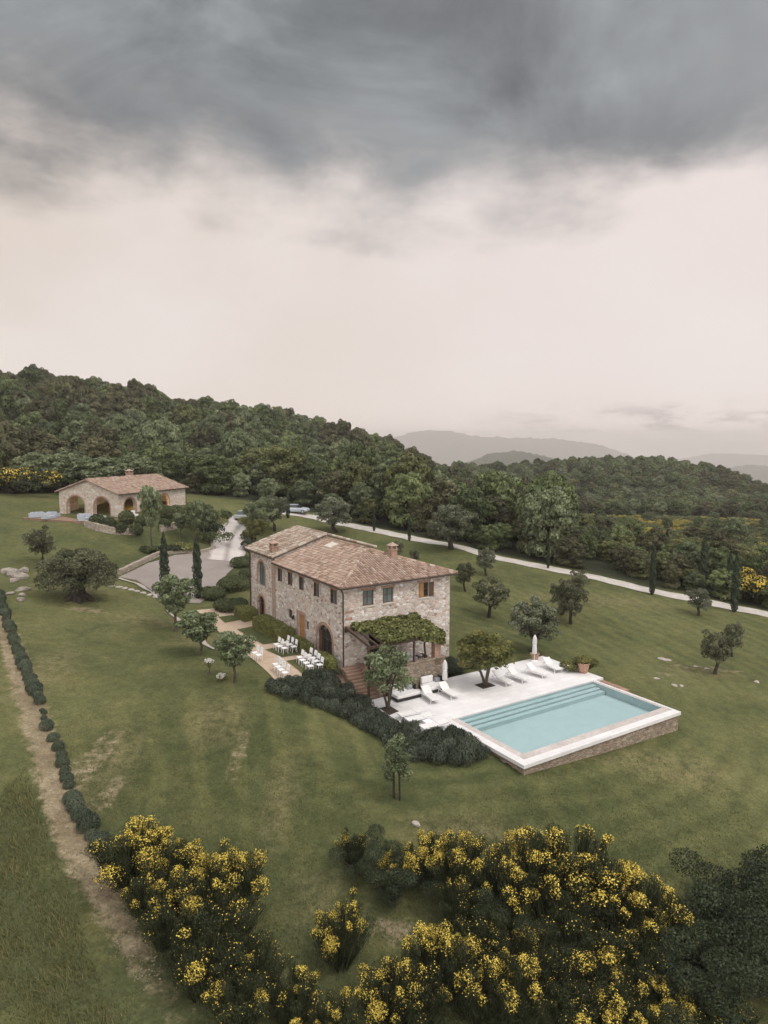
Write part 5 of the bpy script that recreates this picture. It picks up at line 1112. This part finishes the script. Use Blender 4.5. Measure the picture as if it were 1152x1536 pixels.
ac = tag(empty('white_cabinet', BW(1.9, -1.0, -.03), BA), 'white upholstered tub chair outside the first side arch of the barn', 'chair'); b = MB(); b.box(-.4, .4, -.4, .4, .02, .45); bev(b.build('seat', M['cushion'], ac), .06); b = MB(); b.box(-.4, .4, .2, .4, .453, .95); bev(b.build('backrest', M['cushion'], ac), .06); ac.name = 'tub_chair'
def rubble_wall(label, pts, h, w=.45, zoff=0.0):
    mb = MB(); P = [G(*p) if len(p) == 2 else np.array(p) for p in pts]; 
    for a, c in zip(P[:-1], P[1:]):
        n = max(1, int(np.hypot(*(c - a)[:2]) / .8)); dn = np.array([-(c - a)[1], (c - a)[0], 0]); dn = dn / np.linalg.norm(dn) * w / 2
        for k in range(n):
            p, q = a + (c - a) * k / n, a + (c - a) * (k + 1) / n - (c - a) / np.linalg.norm(c - a) * .004; hh = h * (.92 + .16 * rng.random()); z0, z1 = h1(p[0], p[1]) - .5, h1(q[0], q[1]) - .5
            lo = [p - dn, q - dn, q + dn, p + dn]; V = [np.array([v[0], v[1], z]) for v, z in zip(lo, (z0, z1, z1, z0))]; mb.hexa(V, [v + [0, 0, .5 + hh] for v in V])
    return tag(mb.build('garden_wall', M['fieldstone']), label, 'wall')
rubble_wall('low rubble retaining wall below the barn patio hedge balls', [(128, 790), (150, 797), (175, 801), (205, 802)], .9); rubble_wall('low rubble wall below the right end of the barn', [(240, 797), (258, 794), (277, 789)], .9)
rubble_wall('low stone edging wall behind the parking court', [(179, 862), (200, 851), (222, 841), (243, 831)], .55); rubble_wall('low dark stone edge at the back of the parking court', [(243, 831), (275, 829), (300, 830), (322, 823)], .35)
for k, (px, py, w) in enumerate([(146, 790, 2.0), (163, 794, 1.9), (190, 785, 2.1), (182, 800, 1.7), (204, 802, 1.8), (212, 788, 1.6), (248, 793, 1.7), (264, 781, 2.6), (247, 777, 2.2)]):
    p = at_px(px, py); shrub('hedge_ball', 'dark round hedge ball on the low wall by the barn patio', 'shrub', p, [(0, 0, w * .42, w/2, w/2, w * .46), (.2, .1, w * .4, w * .4, w * .4, w * .4)], 1500, .11, 'topiary', 200 + k, 'dark hedge balls by the barn', jit=.5, inner=.9)
# planting beside the drive
for k, (px, py, w, h) in enumerate([(235, 829, 2.4, 1.0), (262, 828, 2.6, 1.0), (285, 827, 2.6, 1.1), (318, 815, 2.6, 1.8), (316, 803, 2.6, 1.8), (322, 792, 2.6, 1.8), (330, 782, 2.6, 1.8), (308, 793, 2.6, 1.8), (296, 790, 2.6, 1.8), (375, 808, 2.2, 1.5), (378, 826, 2.4, 1.6), (372, 790, 2.2, 1.6)]):
    p = at_px(px, py); r = np.random.default_rng(k); shrub('border_shrub', 'loose green shrub in the planting along the drive and parking court', 'shrub', p, [(r.normal() * w * .25, r.normal() * w * .25, h * (.4 + .25 * r.random()), w * .33, w * .33, h * .36) for _ in range(6)], 1500, .12, ['topiary', 'shrub', 'hedge'][k % 3], 230 + k, 'green shrubs along the drive')
# stepping stones, rocks, stones on the lawn
def rock(name, label, px, py, sx_, sy_, sz_, seed, mat_='rock', group=None):
    import bmesh
    r = np.random.default_rng(seed); bm = bmesh.new(); bmesh.ops.create_icosphere(bm, subdivisions=3, radius=1); Rd = unit(r.normal(size=(9, 3))); 
    for v in bm.verts:
        q = np.array(v.co[:]); k = np.min([.72 / max(.05, q @ d_) for d_ in Rd] + [1.0]); q = q * k * (1 + .04 * r.normal()); v.co = (q[0] * sx_, q[1] * sy_, q[2] * sz_)
    me = bpy.data.meshes.new(name); bm.to_mesh(me); bm.free(); o = link(name, me, M[mat_]); p = G(px, py); o.location = (p[0], p[1], p[2] + sz_ * .25); o.rotation_euler = (0, 0, r.random() * 6); return tag(o, label, 'rock', group)
for k, (px, py, a, b_, c_, lab) in enumerate([(18, 862, 1.5, 1.0, .6, 'broad flat boulder at the top of the rock pile on the left lawn'), (30, 868, 1.2, .9, .55, 'pale boulder in the middle of the rock pile'), (10, 858, 1.2, .8, .45, 'boulder at the left edge of the rock pile'), (36, 858, 1.1, .7, .5, 'boulder at the right top of the rock pile'), (20, 872, .8, .6, .35, 'grey boulder at the foot of the rock pile'),
        (34, 885, 1.0, .7, .35, 'flat rock just below the pile'), (15, 891, .7, .45, .2, 'lone pale flat rock left of the others'), (33, 893, .7, .5, .25, 'small rock under the flat one'), (31, 901, .7, .45, .3, 'lowest small rock of the trail below the pile')]): rock('boulder', lab, px, py, a * .78, b_ * .78, c_ * .95, 300 + k, group='boulders on the left lawn')
for k in range(8): rock('stepping_stone', 'flat pale stepping stone in the curved line from the old olive to the kerb', 168 + k * 9.4, 879 + k * 1.6 + .10 * k * k, .5, .35, .10, 330 + k, 'kerb', 'stepping stones near the old olive')
for k, (px, py, s_) in enumerate([(995, 989, .55), (1002, 990, .4), (1012, 1028, .35), (985, 1018, .3), (1043, 1000, .25), (1060, 1003, .25), (624, 1236, .3), (1135, 1023, .35), (1022, 1029, .25)]): rock('lawn_stone', 'small flat pale stone lying in the grass of the lawn', px, py, s_, s_ * .7, .08, 350 + k, 'kerb', 'flat stones in the lawn')

# ------------------------------------------------------------------ cars
def car(label, p, ang, col, name='parked_car'):
    o = tag(empty(name, p, ang), label, 'car', 'parked cars')
    M.setdefault(col, m_plain(col, {'silverpaint': (.42,.46,.52), 'palepaint': (.40,.42,.42)}[col], .3, .06, 2, spec=.6))
    sec = [(-2.1, .45, .8), (-2.05, .35, .95), (-1.3, .3, 1.0), (1.0, .3, .95), (1.9, .33, .82), (2.12, .42, .65)]
    V = []; F = []
    for x, z0, z1 in sec: V += [(x, -.82, z0), (x, .82, z0), (x, .86, (z0 + z1) / 2), (x, .74, z1), (x, -.74, z1), (x, -.86, (z0 + z1) / 2)]
    for i in range(len(sec) - 1):
        for k in range(6): F.append((i*6+k, i*6+(k+1) % 6, (i+1)*6+(k+1) % 6, (i+1)*6+k))
    F += [(0,1,2,3,4,5), tuple(range(30, 36))[::-1]]; MB().add(V, F).build('body', M[col], o)
    b = MB(); b.hexa([(-1.95, -.72, .98), (.95, -.72, .97), (.95, .72, .97), (-1.95, .72, .98)], [(-1.35, -.58, 1.42), (.25, -.58, 1.44), (.25, .58, 1.44), (-1.35, .58, 1.42)]); b.build('window', M['darkpane'], o)
    b = MB(); b.box(-1.38, .28, -.6, .6, 1.43, 1.47); b.build('roof', M[col], o)
    for x in (-1.3, 1.3):
        for s_ in (-1, 1):
            b = MB(); b.tube([(x, s_ * .70, .31), (x, s_ * .88, .31)], .31, 14); w_ = b.build('wheel', M['black'], o); b = MB(); b.tube([(x, s_ * .86, .31), (x, s_ * .89, .31)], .18, 10); b.build('rim', M['silverpaint'] if 'silverpaint' in M else M[col], w_)
    for s_ in (-1, 1): b = MB(); b.box(2.02, 2.09, s_ * .6 - .16, s_ * .6 + .16, .62, .74); b.build('headlight', M['pane'], o)
p = at_px(445, 770, .08); a_ = G(470, 775) - G(425, 768); car('silver estate car parked on the white road behind the slim cypress', p, math.atan2(a_[1], a_[0]), 'silverpaint')
p = at_px(367, 780, .1); car('pale car at the top of the drive by the olive trees', p, R(75), 'palepaint')

# ------------------------------------------------------------------ woodland
kinds = ['oak', 'greyoak', 'brownoak', 'yellowoak']; fr = np.random.default_rng(21)
cand = []
for X in np.arange(-230, 420, 5.4):
    for Y in np.arange(84, 520, 5.4):
        x, y = X + fr.uniform(-2.2, 2.2), Y + fr.uniform(-2.2, 2.2)
        if abs(x / y) > .68: continue
        cand.append((x, y))
for X in np.arange(24, 110, 3.3):
    for Y in np.arange(80, 150, 3.3): cand.append((X + fr.uniform(-1, 1), Y + fr.uniform(-1, 1)))
cand = np.array(cand); fm = forest_mask(cand[:, 0], cand[:, 1]); cm = clear_mask(cand[:, 0], cand[:, 1])
bs = (cand[:, 0] - BC[0]) * bl[0] + (cand[:, 1] - BC[1]) * bl[1]; bt = (cand[:, 0] - BC[0]) * bgv[0] + (cand[:, 1] - BC[1]) * bgv[1]
nearbarn = (bs > -8) & (bs < BL + 5) & (bt > -9) & (bt < BG + 5)
sidetrack = polyd(cand[:, 0], cand[:, 1], [(G(968, 886)[0], G(968, 886)[1]), (29, 100)]) < 2.2
ok = (fm > 1.9) & ((cm < .06) | (fr.random(len(cand)) < .045)) & ~nearbarn & ~sidetrack; cand = cand[ok]; fm = fm[ok]
cz = hgt(cand[:, 0], cand[:, 1]); order = np.argsort(np.hypot(cand[:, 0], cand[:, 1]))
cand, cz, fm = cand[order], cz[order], fm[order]
brown = np.sin(cand[:, 0] * .045 + 1.3 * np.sin(cand[:, 1] * .03)) + .8 * np.sin(cand[:, 1] * .05 + 2) 
kd = []
for k, (x, y) in enumerate(cand):
    q = fr.random(); hi = brown[k] > .55
    crest = cz[k] > 17 and x < 30
    if x > 28 and y < 135: kd.append(2 if q < .35 else (3 if q < .6 else (0 if q < .85 else 1)))
    elif crest or hi: kd.append(2 if q < .66 else (0 if q < .87 else (3 if q < .93 else 1)))
    else: kd.append(0 if q < .42 else (1 if q < .78 else (3 if q < .90 else 2)))
rad = 2.25 + 2.4 * fr.random(len(cand)) ** 1.4; rad[fm < 8] *= .8; low = (cand[:, 0] > 26) & (cand[:, 1] < 150); rad[low] = fr.uniform(1.2, 2.1, low.sum()); inn = cm[ok][order] > .05; rad[inn] = fr.uniform(1.2, 2.4, inn.sum())
hgt_k = fr.uniform(.88, 1.42, len(cand)); tall = (fr.random(len(cand)) < .12) & (cz > 10); hgt_k[tall] *= 1.28; fz = (cand[:, 1] > 235) & (cand[:, 0] > 15); rad[fz] *= .78; hgt_k[fz] = np.clip(hgt_k[fz], .85, 1.15); rot = fr.random(len(cand)) * 6.28
NI = 295
lab = {'oak': 'round dark green oak in the wood on the hillside', 'greyoak': 'grey-green leafy tree in the wood on the hillside', 'brownoak': 'brownish olive-toned oak in the wood on the hillside', 'yellowoak': 'yellow-green tree in the wood on the hillside'}
for k in range(min(NI, len(cand))):
    kk = kinds[kd[k]]; tree('woodland_tree', kk, k % 4, (cand[k, 0], cand[k, 1], cz[k] - .4), (rad[k], rad[k], rad[k] * hgt_k[k] * .98), lab[kk], 'tree', 'woodland trees: ' + lab[kk].split(' in the')[0], rot[k])
def scatter(name, P, S, Rz, K, meshes):
    """one object that instances tree crowns on its points: the part of the wood nobody could count"""
    me = bpy.data.meshes.new(name); me.vertices.add(len(P)); me.vertices.foreach_set('co', np.asarray(P, np.float32).ravel())
    for nme, typ, A in (('sc', 'FLOAT_VECTOR', S), ('rz', 'FLOAT_VECTOR', Rz)):
        a = me.attributes.new(nme, typ, 'POINT'); a.data.foreach_set('vector', np.asarray(A, np.float32).ravel())
    a = me.attributes.new('kd', 'INT', 'POINT'); a.data.foreach_set('value', np.asarray(K, np.int32))
    o = link(name, me); ng = bpy.data.node_groups.new(name, 'GeometryNodeTree'); ng.interface.new_socket('Geometry', in_out='INPUT', socket_type='NodeSocketGeometry'); ng.interface.new_socket('Geometry', in_out='OUTPUT', socket_type='NodeSocketGeometry')
    t = NT(ng); gi = t.n('NodeGroupInput'); go = t.n('NodeGroupOutput'); iop = t.n('GeometryNodeInstanceOnPoints'); ng.links.new(gi.outputs[0], iop.inputs['Points'])
    g2i = t.n('GeometryNodeGeometryToInstance'); 
    for ob in meshes[::-1]:
        oi = t.n('GeometryNodeObjectInfo', ins={'As Instance': True}); oi.inputs['Object'].default_value = ob; oi.transform_space = 'ORIGINAL'; ng.links.new(oi.outputs['Geometry'], g2i.inputs[0])
    ng.links.new(g2i.outputs[0], iop.inputs['Instance']) if False else None
    j = t.n('GeometryNodeJoinGeometry')
    for nd in [n_ for n_ in ng.nodes if n_.bl_idname == 'GeometryNodeObjectInfo']: ng.links.new(nd.outputs['Geometry'], j.inputs[0])
    ng.nodes.remove(g2i); ng.links.new(j.outputs[0], iop.inputs['Instance']); iop.inputs['Pick Instance'].default_value = True
    def attr(nm, dt): nd = t.n('GeometryNodeInputNamedAttribute', data_type=dt); nd.inputs[0].default_value = nm; return nd.outputs[0]
    ng.links.new(attr('kd', 'INT'), iop.inputs['Instance Index']); ng.links.new(attr('sc', 'FLOAT_VECTOR'), iop.inputs['Scale'])
    e2r = t.n('FunctionNodeEulerToRotation'); ng.links.new(attr('rz', 'FLOAT_VECTOR'), e2r.inputs[0]); ng.links.new(e2r.outputs[0], iop.inputs['Rotation']); ng.links.new(iop.outputs[0], go.inputs[0])
    md = o.modifiers.new('scatter', 'NODES'); md.node_group = ng; return struct(o, 'stuff')
crowns = []
for kk in kinds:
    for i in (0, 1):
        cr = tree_meshes(kk, i)[0]; crowns.append(next(ob for ob in bpy.data.objects if ob.type == 'MESH' and ob.data == cr))
n0 = NI; far = slice(n0, None); z3 = np.zeros(len(cand[far]))
scatter('distant_wood', np.column_stack([cand[far], cz[far] - .4]), np.column_stack([rad[far], rad[far], rad[far] * hgt_k[far]]), np.column_stack([z3, z3, rot[far]]), [kd[k] * 2 + (k % 2) for k in range(n0, len(cand))], crowns)
# scrub with yellow broom in the clearing
sp = []
for _ in range(7500):
    sp.append((CLR[0] + fr.uniform(-90, 90), CLR[1] + fr.uniform(-82, 82)))
sp = np.array(sp); sp = sp[(clear_mask(sp[:, 0], sp[:, 1]) > .02) & (np.abs(sp[:, 0] / sp[:, 1]) < .68)]
sp = np.array(sp); keep = (forest_mask(sp[:, 0], sp[:, 1]) > 3) & (polyd(sp[:, 0], sp[:, 1], [(34, 118), (38, 135)]) > 2.6); sp = sp[keep]; sz = hgt(sp[:, 0], sp[:, 1])
@cached
def scrub_mesh(mk, i):
    r = np.random.default_rng(i + 77); me = leafmesh('scrub', crown_lobes(r, 1, 1, .7, 7, (.35, .5), .45, .8), 700, .11, i + 77, asp=.6, inner=.7); me.materials.append(M[mk]); return me
sobs = []
for mk, lab_ in (('scrubleaf', 'pale green scrub bush at the edge of the hillside clearing'), ('scrubflower', 'yellow broom bush at the edge of the hillside clearing')):
    for i in (0, 1):
        k = len(sobs); o = link('scrub_bush', scrub_mesh(mk, i)); o.location = (sp[k, 0], sp[k, 1], sz[k] - .1); o.scale = (1.4,) * 3; sobs.append(tag(o, lab_, 'shrub', 'scrub bushes: ' + lab_.split(' at the')[0]))
yel = np.sin(sp[:, 0] * .16) + np.sin(sp[:, 1] * .2 + 1) + fr.normal(size=len(sp)) * .6
ss = fr.uniform(.6, 1.7, len(sp)); scatter('scrub', np.column_stack([sp, sz - .1])[4:], np.column_stack([ss, ss, ss * .8])[4:], np.column_stack([ss * 0, ss * 0, ss * 9])[4:], [(2 if yel[k] > .75 else 0) + k % 2 for k in range(4, len(sp))], sobs)
# yellow-flowering shrubs seen at the wood edges
for k, (px, py, w, h, lab_) in enumerate([(20, 742, 6.5, 5.0, 'tall broom thicket in yellow flower at the left edge of the wood'), (70, 738, 4, 3.2, 'smaller yellow broom at the wood edge behind the lawn'), (1138, 905, 4, 4.5, 'yellow-flowering broom by the road at the right edge')]):
    p = at_px(px, py); r = np.random.default_rng(k + 3); o = tag(empty('broom_thicket', p), lab_, 'shrub'); L = [(r.normal() * w * .28, r.normal() * w * .2, h * (.35 + .45 * r.random()), w * .25, w * .25, h * .2) for _ in range(10)]
    link('foliage', leafmesh('foliage', L, 2600, .2, 400 + k), M['shrub'], o); link('blossom', leafmesh('blossom', [l for l in L if l[2] > h * .5], 1100, .16, 420 + k, inner=1.0), M['flower'], o)
for k, (px, py, w, hh) in enumerate([(150, 742, 10.5, 6.2), (60, 738, 8, 6.5), (108, 735, 8, 7), (205, 738, 8, 6.5)]):
    p = at_px(px, py); tree('woodland_tree', 'greyoak', k % 4, p, (w/2, w/2, hh/2.1), ['broad grey-green tree right behind the barn roof', 'grey-green tree left of the barn at the lawn edge', 'dark grey-green tree behind the barn gable', 'grey-green tree behind the barn ridge'][k], 'tree')

# ------------------------------------------------------------------ flowering broom in the foreground
@cached
def broom_mesh(i, bloom):
    """upright green stems in fans, yellow flowers along the tips; unit height"""
    r = np.random.default_rng(500 + i * 7 + bloom); V = []; F = []; tn = []; fP = []; fN = []; heads = []
    for k in range(26):
        q = k * 2.4 + r.random(); rho = .54 * math.sqrt((k + .5) / 26); z = .84 - .42 * rho ** 1.5 + r.normal() * .07 + (.12 if r.random() < .18 else 0)
        heads.append((math.cos(q) * rho, math.sin(q) * rho, z, .06 + .085 * r.random() ** 1.3, .8 + .7 * r.random(), r.random() * 3.1))
    for hx, hy, hz, hr, hs, hq in heads:
        hd = np.array([hx, hy, hz]); b0 = np.array([hx * .3, hy * .3, 0.])
        for _ in range(46):     # green stems rising into the head
            e = hd + r.normal(size=3) * hr * [.55, .55, .6] + [0, 0, hr * .35]; m = hd * .55 + b0 * .45 + r.normal(size=3) * .035
            d_ = unit(np.cross(e - b0, r.normal(size=3))) * .0036; k = len(V); V += [m - d_, m + d_, e + d_ * .5, e - d_ * .5]; F.append((k, k + 1, k + 2, k + 3)); t_ = r.random(); tn += [t_] * 4
            if r.random() < .25: k = len(V); V += [b0 - d_ * 1.8, b0 + d_ * 1.8, m + d_, m - d_]; F.append((k, k + 1, k + 2, k + 3)); tn += [t_ * .5] * 4
        if r.random() < (.06, .36, .68)[bloom]:
            dens = .3 + .7 * r.random(); n_ = int(520 * dens * (hr / .11) ** 2); D = unit(r.normal(size=(n_, 3)) + [0, 0, .55]); kk = .6 + .62 * r.random((n_, 1)) ** .8; D = D[(np.sin(D[:, 0] * 5 + hq * 3) + np.sin(D[:, 1] * 6 + hq) + .9 * r.normal(size=n_)) > -.7]; kk = kk[:len(D)]
            fP.append(hd + D * kk * hr * [1 / hs ** .5, hs ** .5, .75 + .5 * r.random()]); fN.append(D)
        elif r.random() < .5: D = unit(r.normal(size=(14, 3)) + [0, 0, .8]); fP.append(hd + D * hr); fN.append(D)
    lob = [(h_[0], h_[1], h_[2] - .015, h_[3] / h_[4] ** .5, h_[3] * h_[4] ** .5, h_[3] * .9) for h_ in heads] + [(h_[0] * .85, h_[1] * .85, h_[2] * .6, .12, .12, .15) for h_ in heads[::2]] + [(0, 0, .3, .36, .36, .26)]
    P, N, lt = lobe_points(lob, 11000, r, .45); Vc, Fc = cards(P, N, .0135, r, .36, .7, 1.0); k = len(V); Vall = np.concatenate([np.array(V), Vc]); Fall = np.concatenate([np.array(F), Fc + k]); tn = np.concatenate([tn, np.repeat(np.clip(.5 * r.random(len(P)) + .4 * lt, 0, 1), 4)])
    st_ = npmesh('foliage', Vall, Fall, tn); st_.materials.append(M['broom']); fl = None
    if fP:
        fP = np.concatenate(fP); fN = np.concatenate(fN); Vf, Ff = cards(fP, fN, .0098, r, .8, .55); fl = npmesh('blossom', Vf, Ff, np.repeat(r.random(len(fP)), 4)); fl.materials.append(M['flower'])
    return st_, fl
BR = [(205,1335,2.9,1.2,2,'yellow broom bush at the end of the lavender row'),(232,1385,2.3,1.1,1,'broom bush with few flowers below the lavender row end'),(262,1350,2.6,1.0,2,'yellow broom bush second from the lavender row'),(312,1385,2.9,1.1,2,'dense yellow broom bush in the middle of the left clump'),(352,1372,2.8,1.0,2,'bright yellow broom bush at the right side of the left clump'),
      (275,1430,2.5,1.2,0,'dark broom bush low in the left clump by the bare track'),(335,1450,2.5,1.3,0,'dark broom bush with hardly a flower below the bright ones on the left'),(300,1490,2.2,1.2,0,'nearly flowerless broom bush at the foot of the left clump'),(385,1490,2.0,1.2,0,'low flowerless broom bush right of the left clump foot'),(440,1535,1.9,1.2,1,'low broom bush at the bottom edge between the clumps'),(360,1540,1.9,1.3,0,'dark broom bush at the bottom edge under the left clump'),
      (512,1448,2.7,.85,2,'lone upright yellow broom bush beside the bare earth'),(528,1300,1.7,.9,1,'small broom tip at the far left of the right clump'),(640,1325,2.3,1.0,2,'yellow broom bush at the upper left of the right clump'),(600,1330,1.8,1.0,2,'low yellow broom bush next to the grey shrub'),(700,1345,2.9,1.1,2,'tall yellow broom bush right of the upper left one'),(690,1395,2.4,.9,1,'half-flowering broom bush above the bare earth'),(760,1375,2.9,1.1,1,'broom bush with open crown behind the middle of the right clump'),
      (800,1365,3.3,1.1,2,'tallest yellow broom spray in the right clump'),(862,1365,3.5,1.3,2,'wide yellow broom bush at the top of the right clump'),(830,1415,2.6,1.3,1,'dark broom bush under the wide top one'),(905,1390,2.8,1.1,1,'broom bush right of the wide top one'),(965,1425,3.0,1.2,2,'yellow broom bush at the right shoulder of the clump'),(1005,1448,2.3,1.0,1,'smaller broom bush at the right end of the clump'),
      (760,1450,2.5,1.2,1,'broom bush in the dark middle of the right clump'),(715,1460,2.2,1.1,0,'flowerless dark broom bush in the middle of the right clump'),(860,1470,2.4,1.5,0,'wide flowerless broom bush low in the right clump'),(940,1480,2.3,1.3,0,'flowerless broom bush below the right shoulder'),(660,1500,2.9,1.0,2,'bright rounded broom bush close to the camera left of centre'),(715,1525,2.6,1.1,1,'broom bush beside the bright rounded one near the camera'),
      (762,1545,2.7,1.0,2,'leaning yellow broom spray near the bottom edge'),(585,1540,2.6,1.0,2,'yellow broom bush at the bottom edge below the bare earth'),(628,1560,2.2,1.0,1,'broom bush at the bottom edge between two yellow ones'),(1000,1545,1.8,1.2,2,'low yellow broom bush near the bottom right'),(940,1560,2.2,1.2,2,'yellow broom bush at the bottom edge right of centre'),(850,1560,1.9,1.3,0,'dark low broom bush at the bottom edge'),(1085,1570,1.9,1.3,1,'low broom bush in the bottom right corner'),(500,1560,1.6,1.1,1,'small broom bush at the bottom edge left of centre'),
      (790,1500,2.2,1.2,0,'dark broom bush in the shaded hollow near the bottom centre'),(900,1530,2.0,1.3,0,'dark broom bush in the hollow right of bottom centre')]
for k, (px, py, h, w, bl_, lab_) in enumerate(BR):
    p = G(px, py); o = tag(empty('broom_bush', (p[0], p[1], p[2] - .05), rng.random() * 6.28, (h * w * .98, h * w * .98, h)), lab_, 'shrub', 'flowering broom bushes in the foreground'); st_, fl = broom_mesh(k % 4, bl_); link('foliage', st_, None, o)
    if fl: link('blossom', fl, None, o)
@cached
def shrub_mesh(i):
    r = np.random.default_rng(i + 600); L = [(r.normal() * .26, r.normal() * .26, .25 + .62 * r.random(), .2, .2, .16) for _ in range(16)]; cr = leafmesh('foliage', L, 14000, .0145, i + 600, asp=.55, jit=.7, inner=.4, up=.4); cr.materials.append(M['shrub'])
    b = MB()
    for l in L[:9]: b.tube([(0, 0, -.02), (l[0] * .4, l[1] * .4, .25), (l[0], l[1], l[2])], [.022, .014, .004], 5)
    me = b.mesh('stem'); me.materials.append(M['darkbark']); return cr, me
for k, (px, py, h, w, lab_) in enumerate([(1090,1440,3.6,1.1,'dark leafy shrub at the right edge above the corner'),(1140,1420,4.2,1.1,'tallest dark leafy shrub at the right edge'),(1060,1480,3.0,1.2,'dark leafy shrub left of the right edge group'),(1130,1490,3.6,1.2,'dark leafy shrub low at the right edge'),(1020,1500,2.2,1.3,'low dark leafy shrub beside the yellow broom shoulder'),(588,1352,1.8,1.4,'grey-green shrub behind the bare earth'),(560,1325,2.2,1.0,'dark grey twiggy shrub at the upper left of the right clump'),(1165,1385,3.2,1.1,'dark leafy shrub cut by the right edge'),(1075,1545,2.6,1.2,'dark leafy shrub in the bottom right corner'),(745,1420,2.4,.9,'grey-green shrub among the yellow broom in the middle')]):
    p = G(px, py); o = tag(empty('leafy_shrub', (p[0], p[1], p[2] - .05), k * 1.3, (h * w, h * w, h)), lab_, 'shrub', 'dark leafy shrubs in the foreground'); a, b = shrub_mesh(k % 3); link('foliage', a, None, o); link('stem', b, None, o)

# ------------------------------------------------------------------ rough grass blades near the camera
gr = np.random.default_rng(8); n = 260000; x = gr.uniform(-20, 21, n); y = 19 + 30 * gr.random(n) ** 1.25
_s, _t = toH(x, y); keep = (np.abs(x / y) < .62) & ~((_s > -7) & (_s < 19) & (_t > -17.2)); x, y = x[keep], y[keep]
tdd = polyd(x, y, TRACK); leftrough = x < np.interp(y, [20, 70], [-9, -45]) + 1.5; prob = np.where(leftrough, 1.0, .55) * np.clip((tdd - .35) / 1.1, .06, 1); cl = .5 + .5 * np.sin(x * 1.9 + 2 * np.sin(y * .9)) * np.sin(y * 1.6 + x * .5); prob *= (.45 + .55 * cl) * (1 - sstep(y, 33, 49))
keep = gr.random(len(x)) < prob; x, y, cl, leftrough = x[keep], y[keep], cl[keep], leftrough[keep]; z = hgt(x, y); n = len(x)
hh = np.where(leftrough, .10 + .16 * gr.random(n), .04 + .07 * gr.random(n)) * (.6 + .7 * cl); q = gr.random(n) * 6.28; ww = .016 + .012 * gr.random(n); ln = gr.normal(size=(n, 2)) * .45 * hh[:, None] + np.array([-.35, .1]) * hh[:, None]
A = np.stack([x - np.cos(q) * ww, y - np.sin(q) * ww, z - .01], -1); B = np.stack([x + np.cos(q) * ww, y + np.sin(q) * ww, z - .01], -1); Cc = np.stack([x + ln[:, 0], y + ln[:, 1], z + hh], -1)
tt_ = np.clip(.5 * gr.random(n) + .35 * cl + .15 * (gr.random(n) < .12), 0, 1)
struct(link('grass', npmesh('grass', np.stack([A, B, Cc], 1).reshape(-1, 3), np.arange(n * 3).reshape(n, 3), np.repeat(tt_, 3)), M['grass']), 'stuff')

# ------------------------------------------------------------------ small stones and clods on the dirt track
n = 3000; k = gr.integers(0, len(TRACK) - 2, n); f = gr.random((n, 1)); Pt = np.array(TRACK)[k] * (1 - f) + np.array(TRACK)[k + 1] * f + gr.normal(size=(n, 2)) * .42
sz_ = .018 + .05 * gr.random(n) ** 3; zt = hgt(Pt[:, 0], Pt[:, 1]); oc = np.array([(1, 0, 0), (0, 1, 0), (-1, 0, 0), (0, -1, 0), (0, 0, .7), (0, 0, -.5)]); of = np.array([(0, 1, 4), (1, 2, 4), (2, 3, 4), (3, 0, 4), (1, 0, 5), (2, 1, 5), (3, 2, 5), (0, 3, 5)])
Vp = np.column_stack([Pt, zt])[:, None] + oc[None] * sz_[:, None, None] * gr.uniform(.6, 1.3, (n, 1, 3)); M['pebble'] = m_path('pebble', (.17,.13,.09), (.29,.235,.175), 3, 9)
struct(link('gravel', npmesh('gravel', Vp.reshape(-1, 3), (of[None] + 6 * np.arange(n)[:, None, None]).reshape(-1, 3)), M['pebble']), 'stuff')

# ------------------------------------------------------------------ damp evening air
b = MB(); b.box(-12800, 12800, -420, 13000, -455, 72); hz = b.mesh('haze'); mh = bpy.data.materials.new('haze'); mh.use_nodes = True; nt = mh.node_tree; nt.nodes.clear()
pv = nt.nodes.new('ShaderNodeVolumePrincipled'); pv.inputs['Color'].default_value = (.95, .89, .86, 1); pv.inputs['Density'].default_value = .00019; out = nt.nodes.new('ShaderNodeOutputMaterial'); nt.links.new(pv.outputs[0], out.inputs['Volume'])
struct(link('haze', hz, mh), 'stuff')
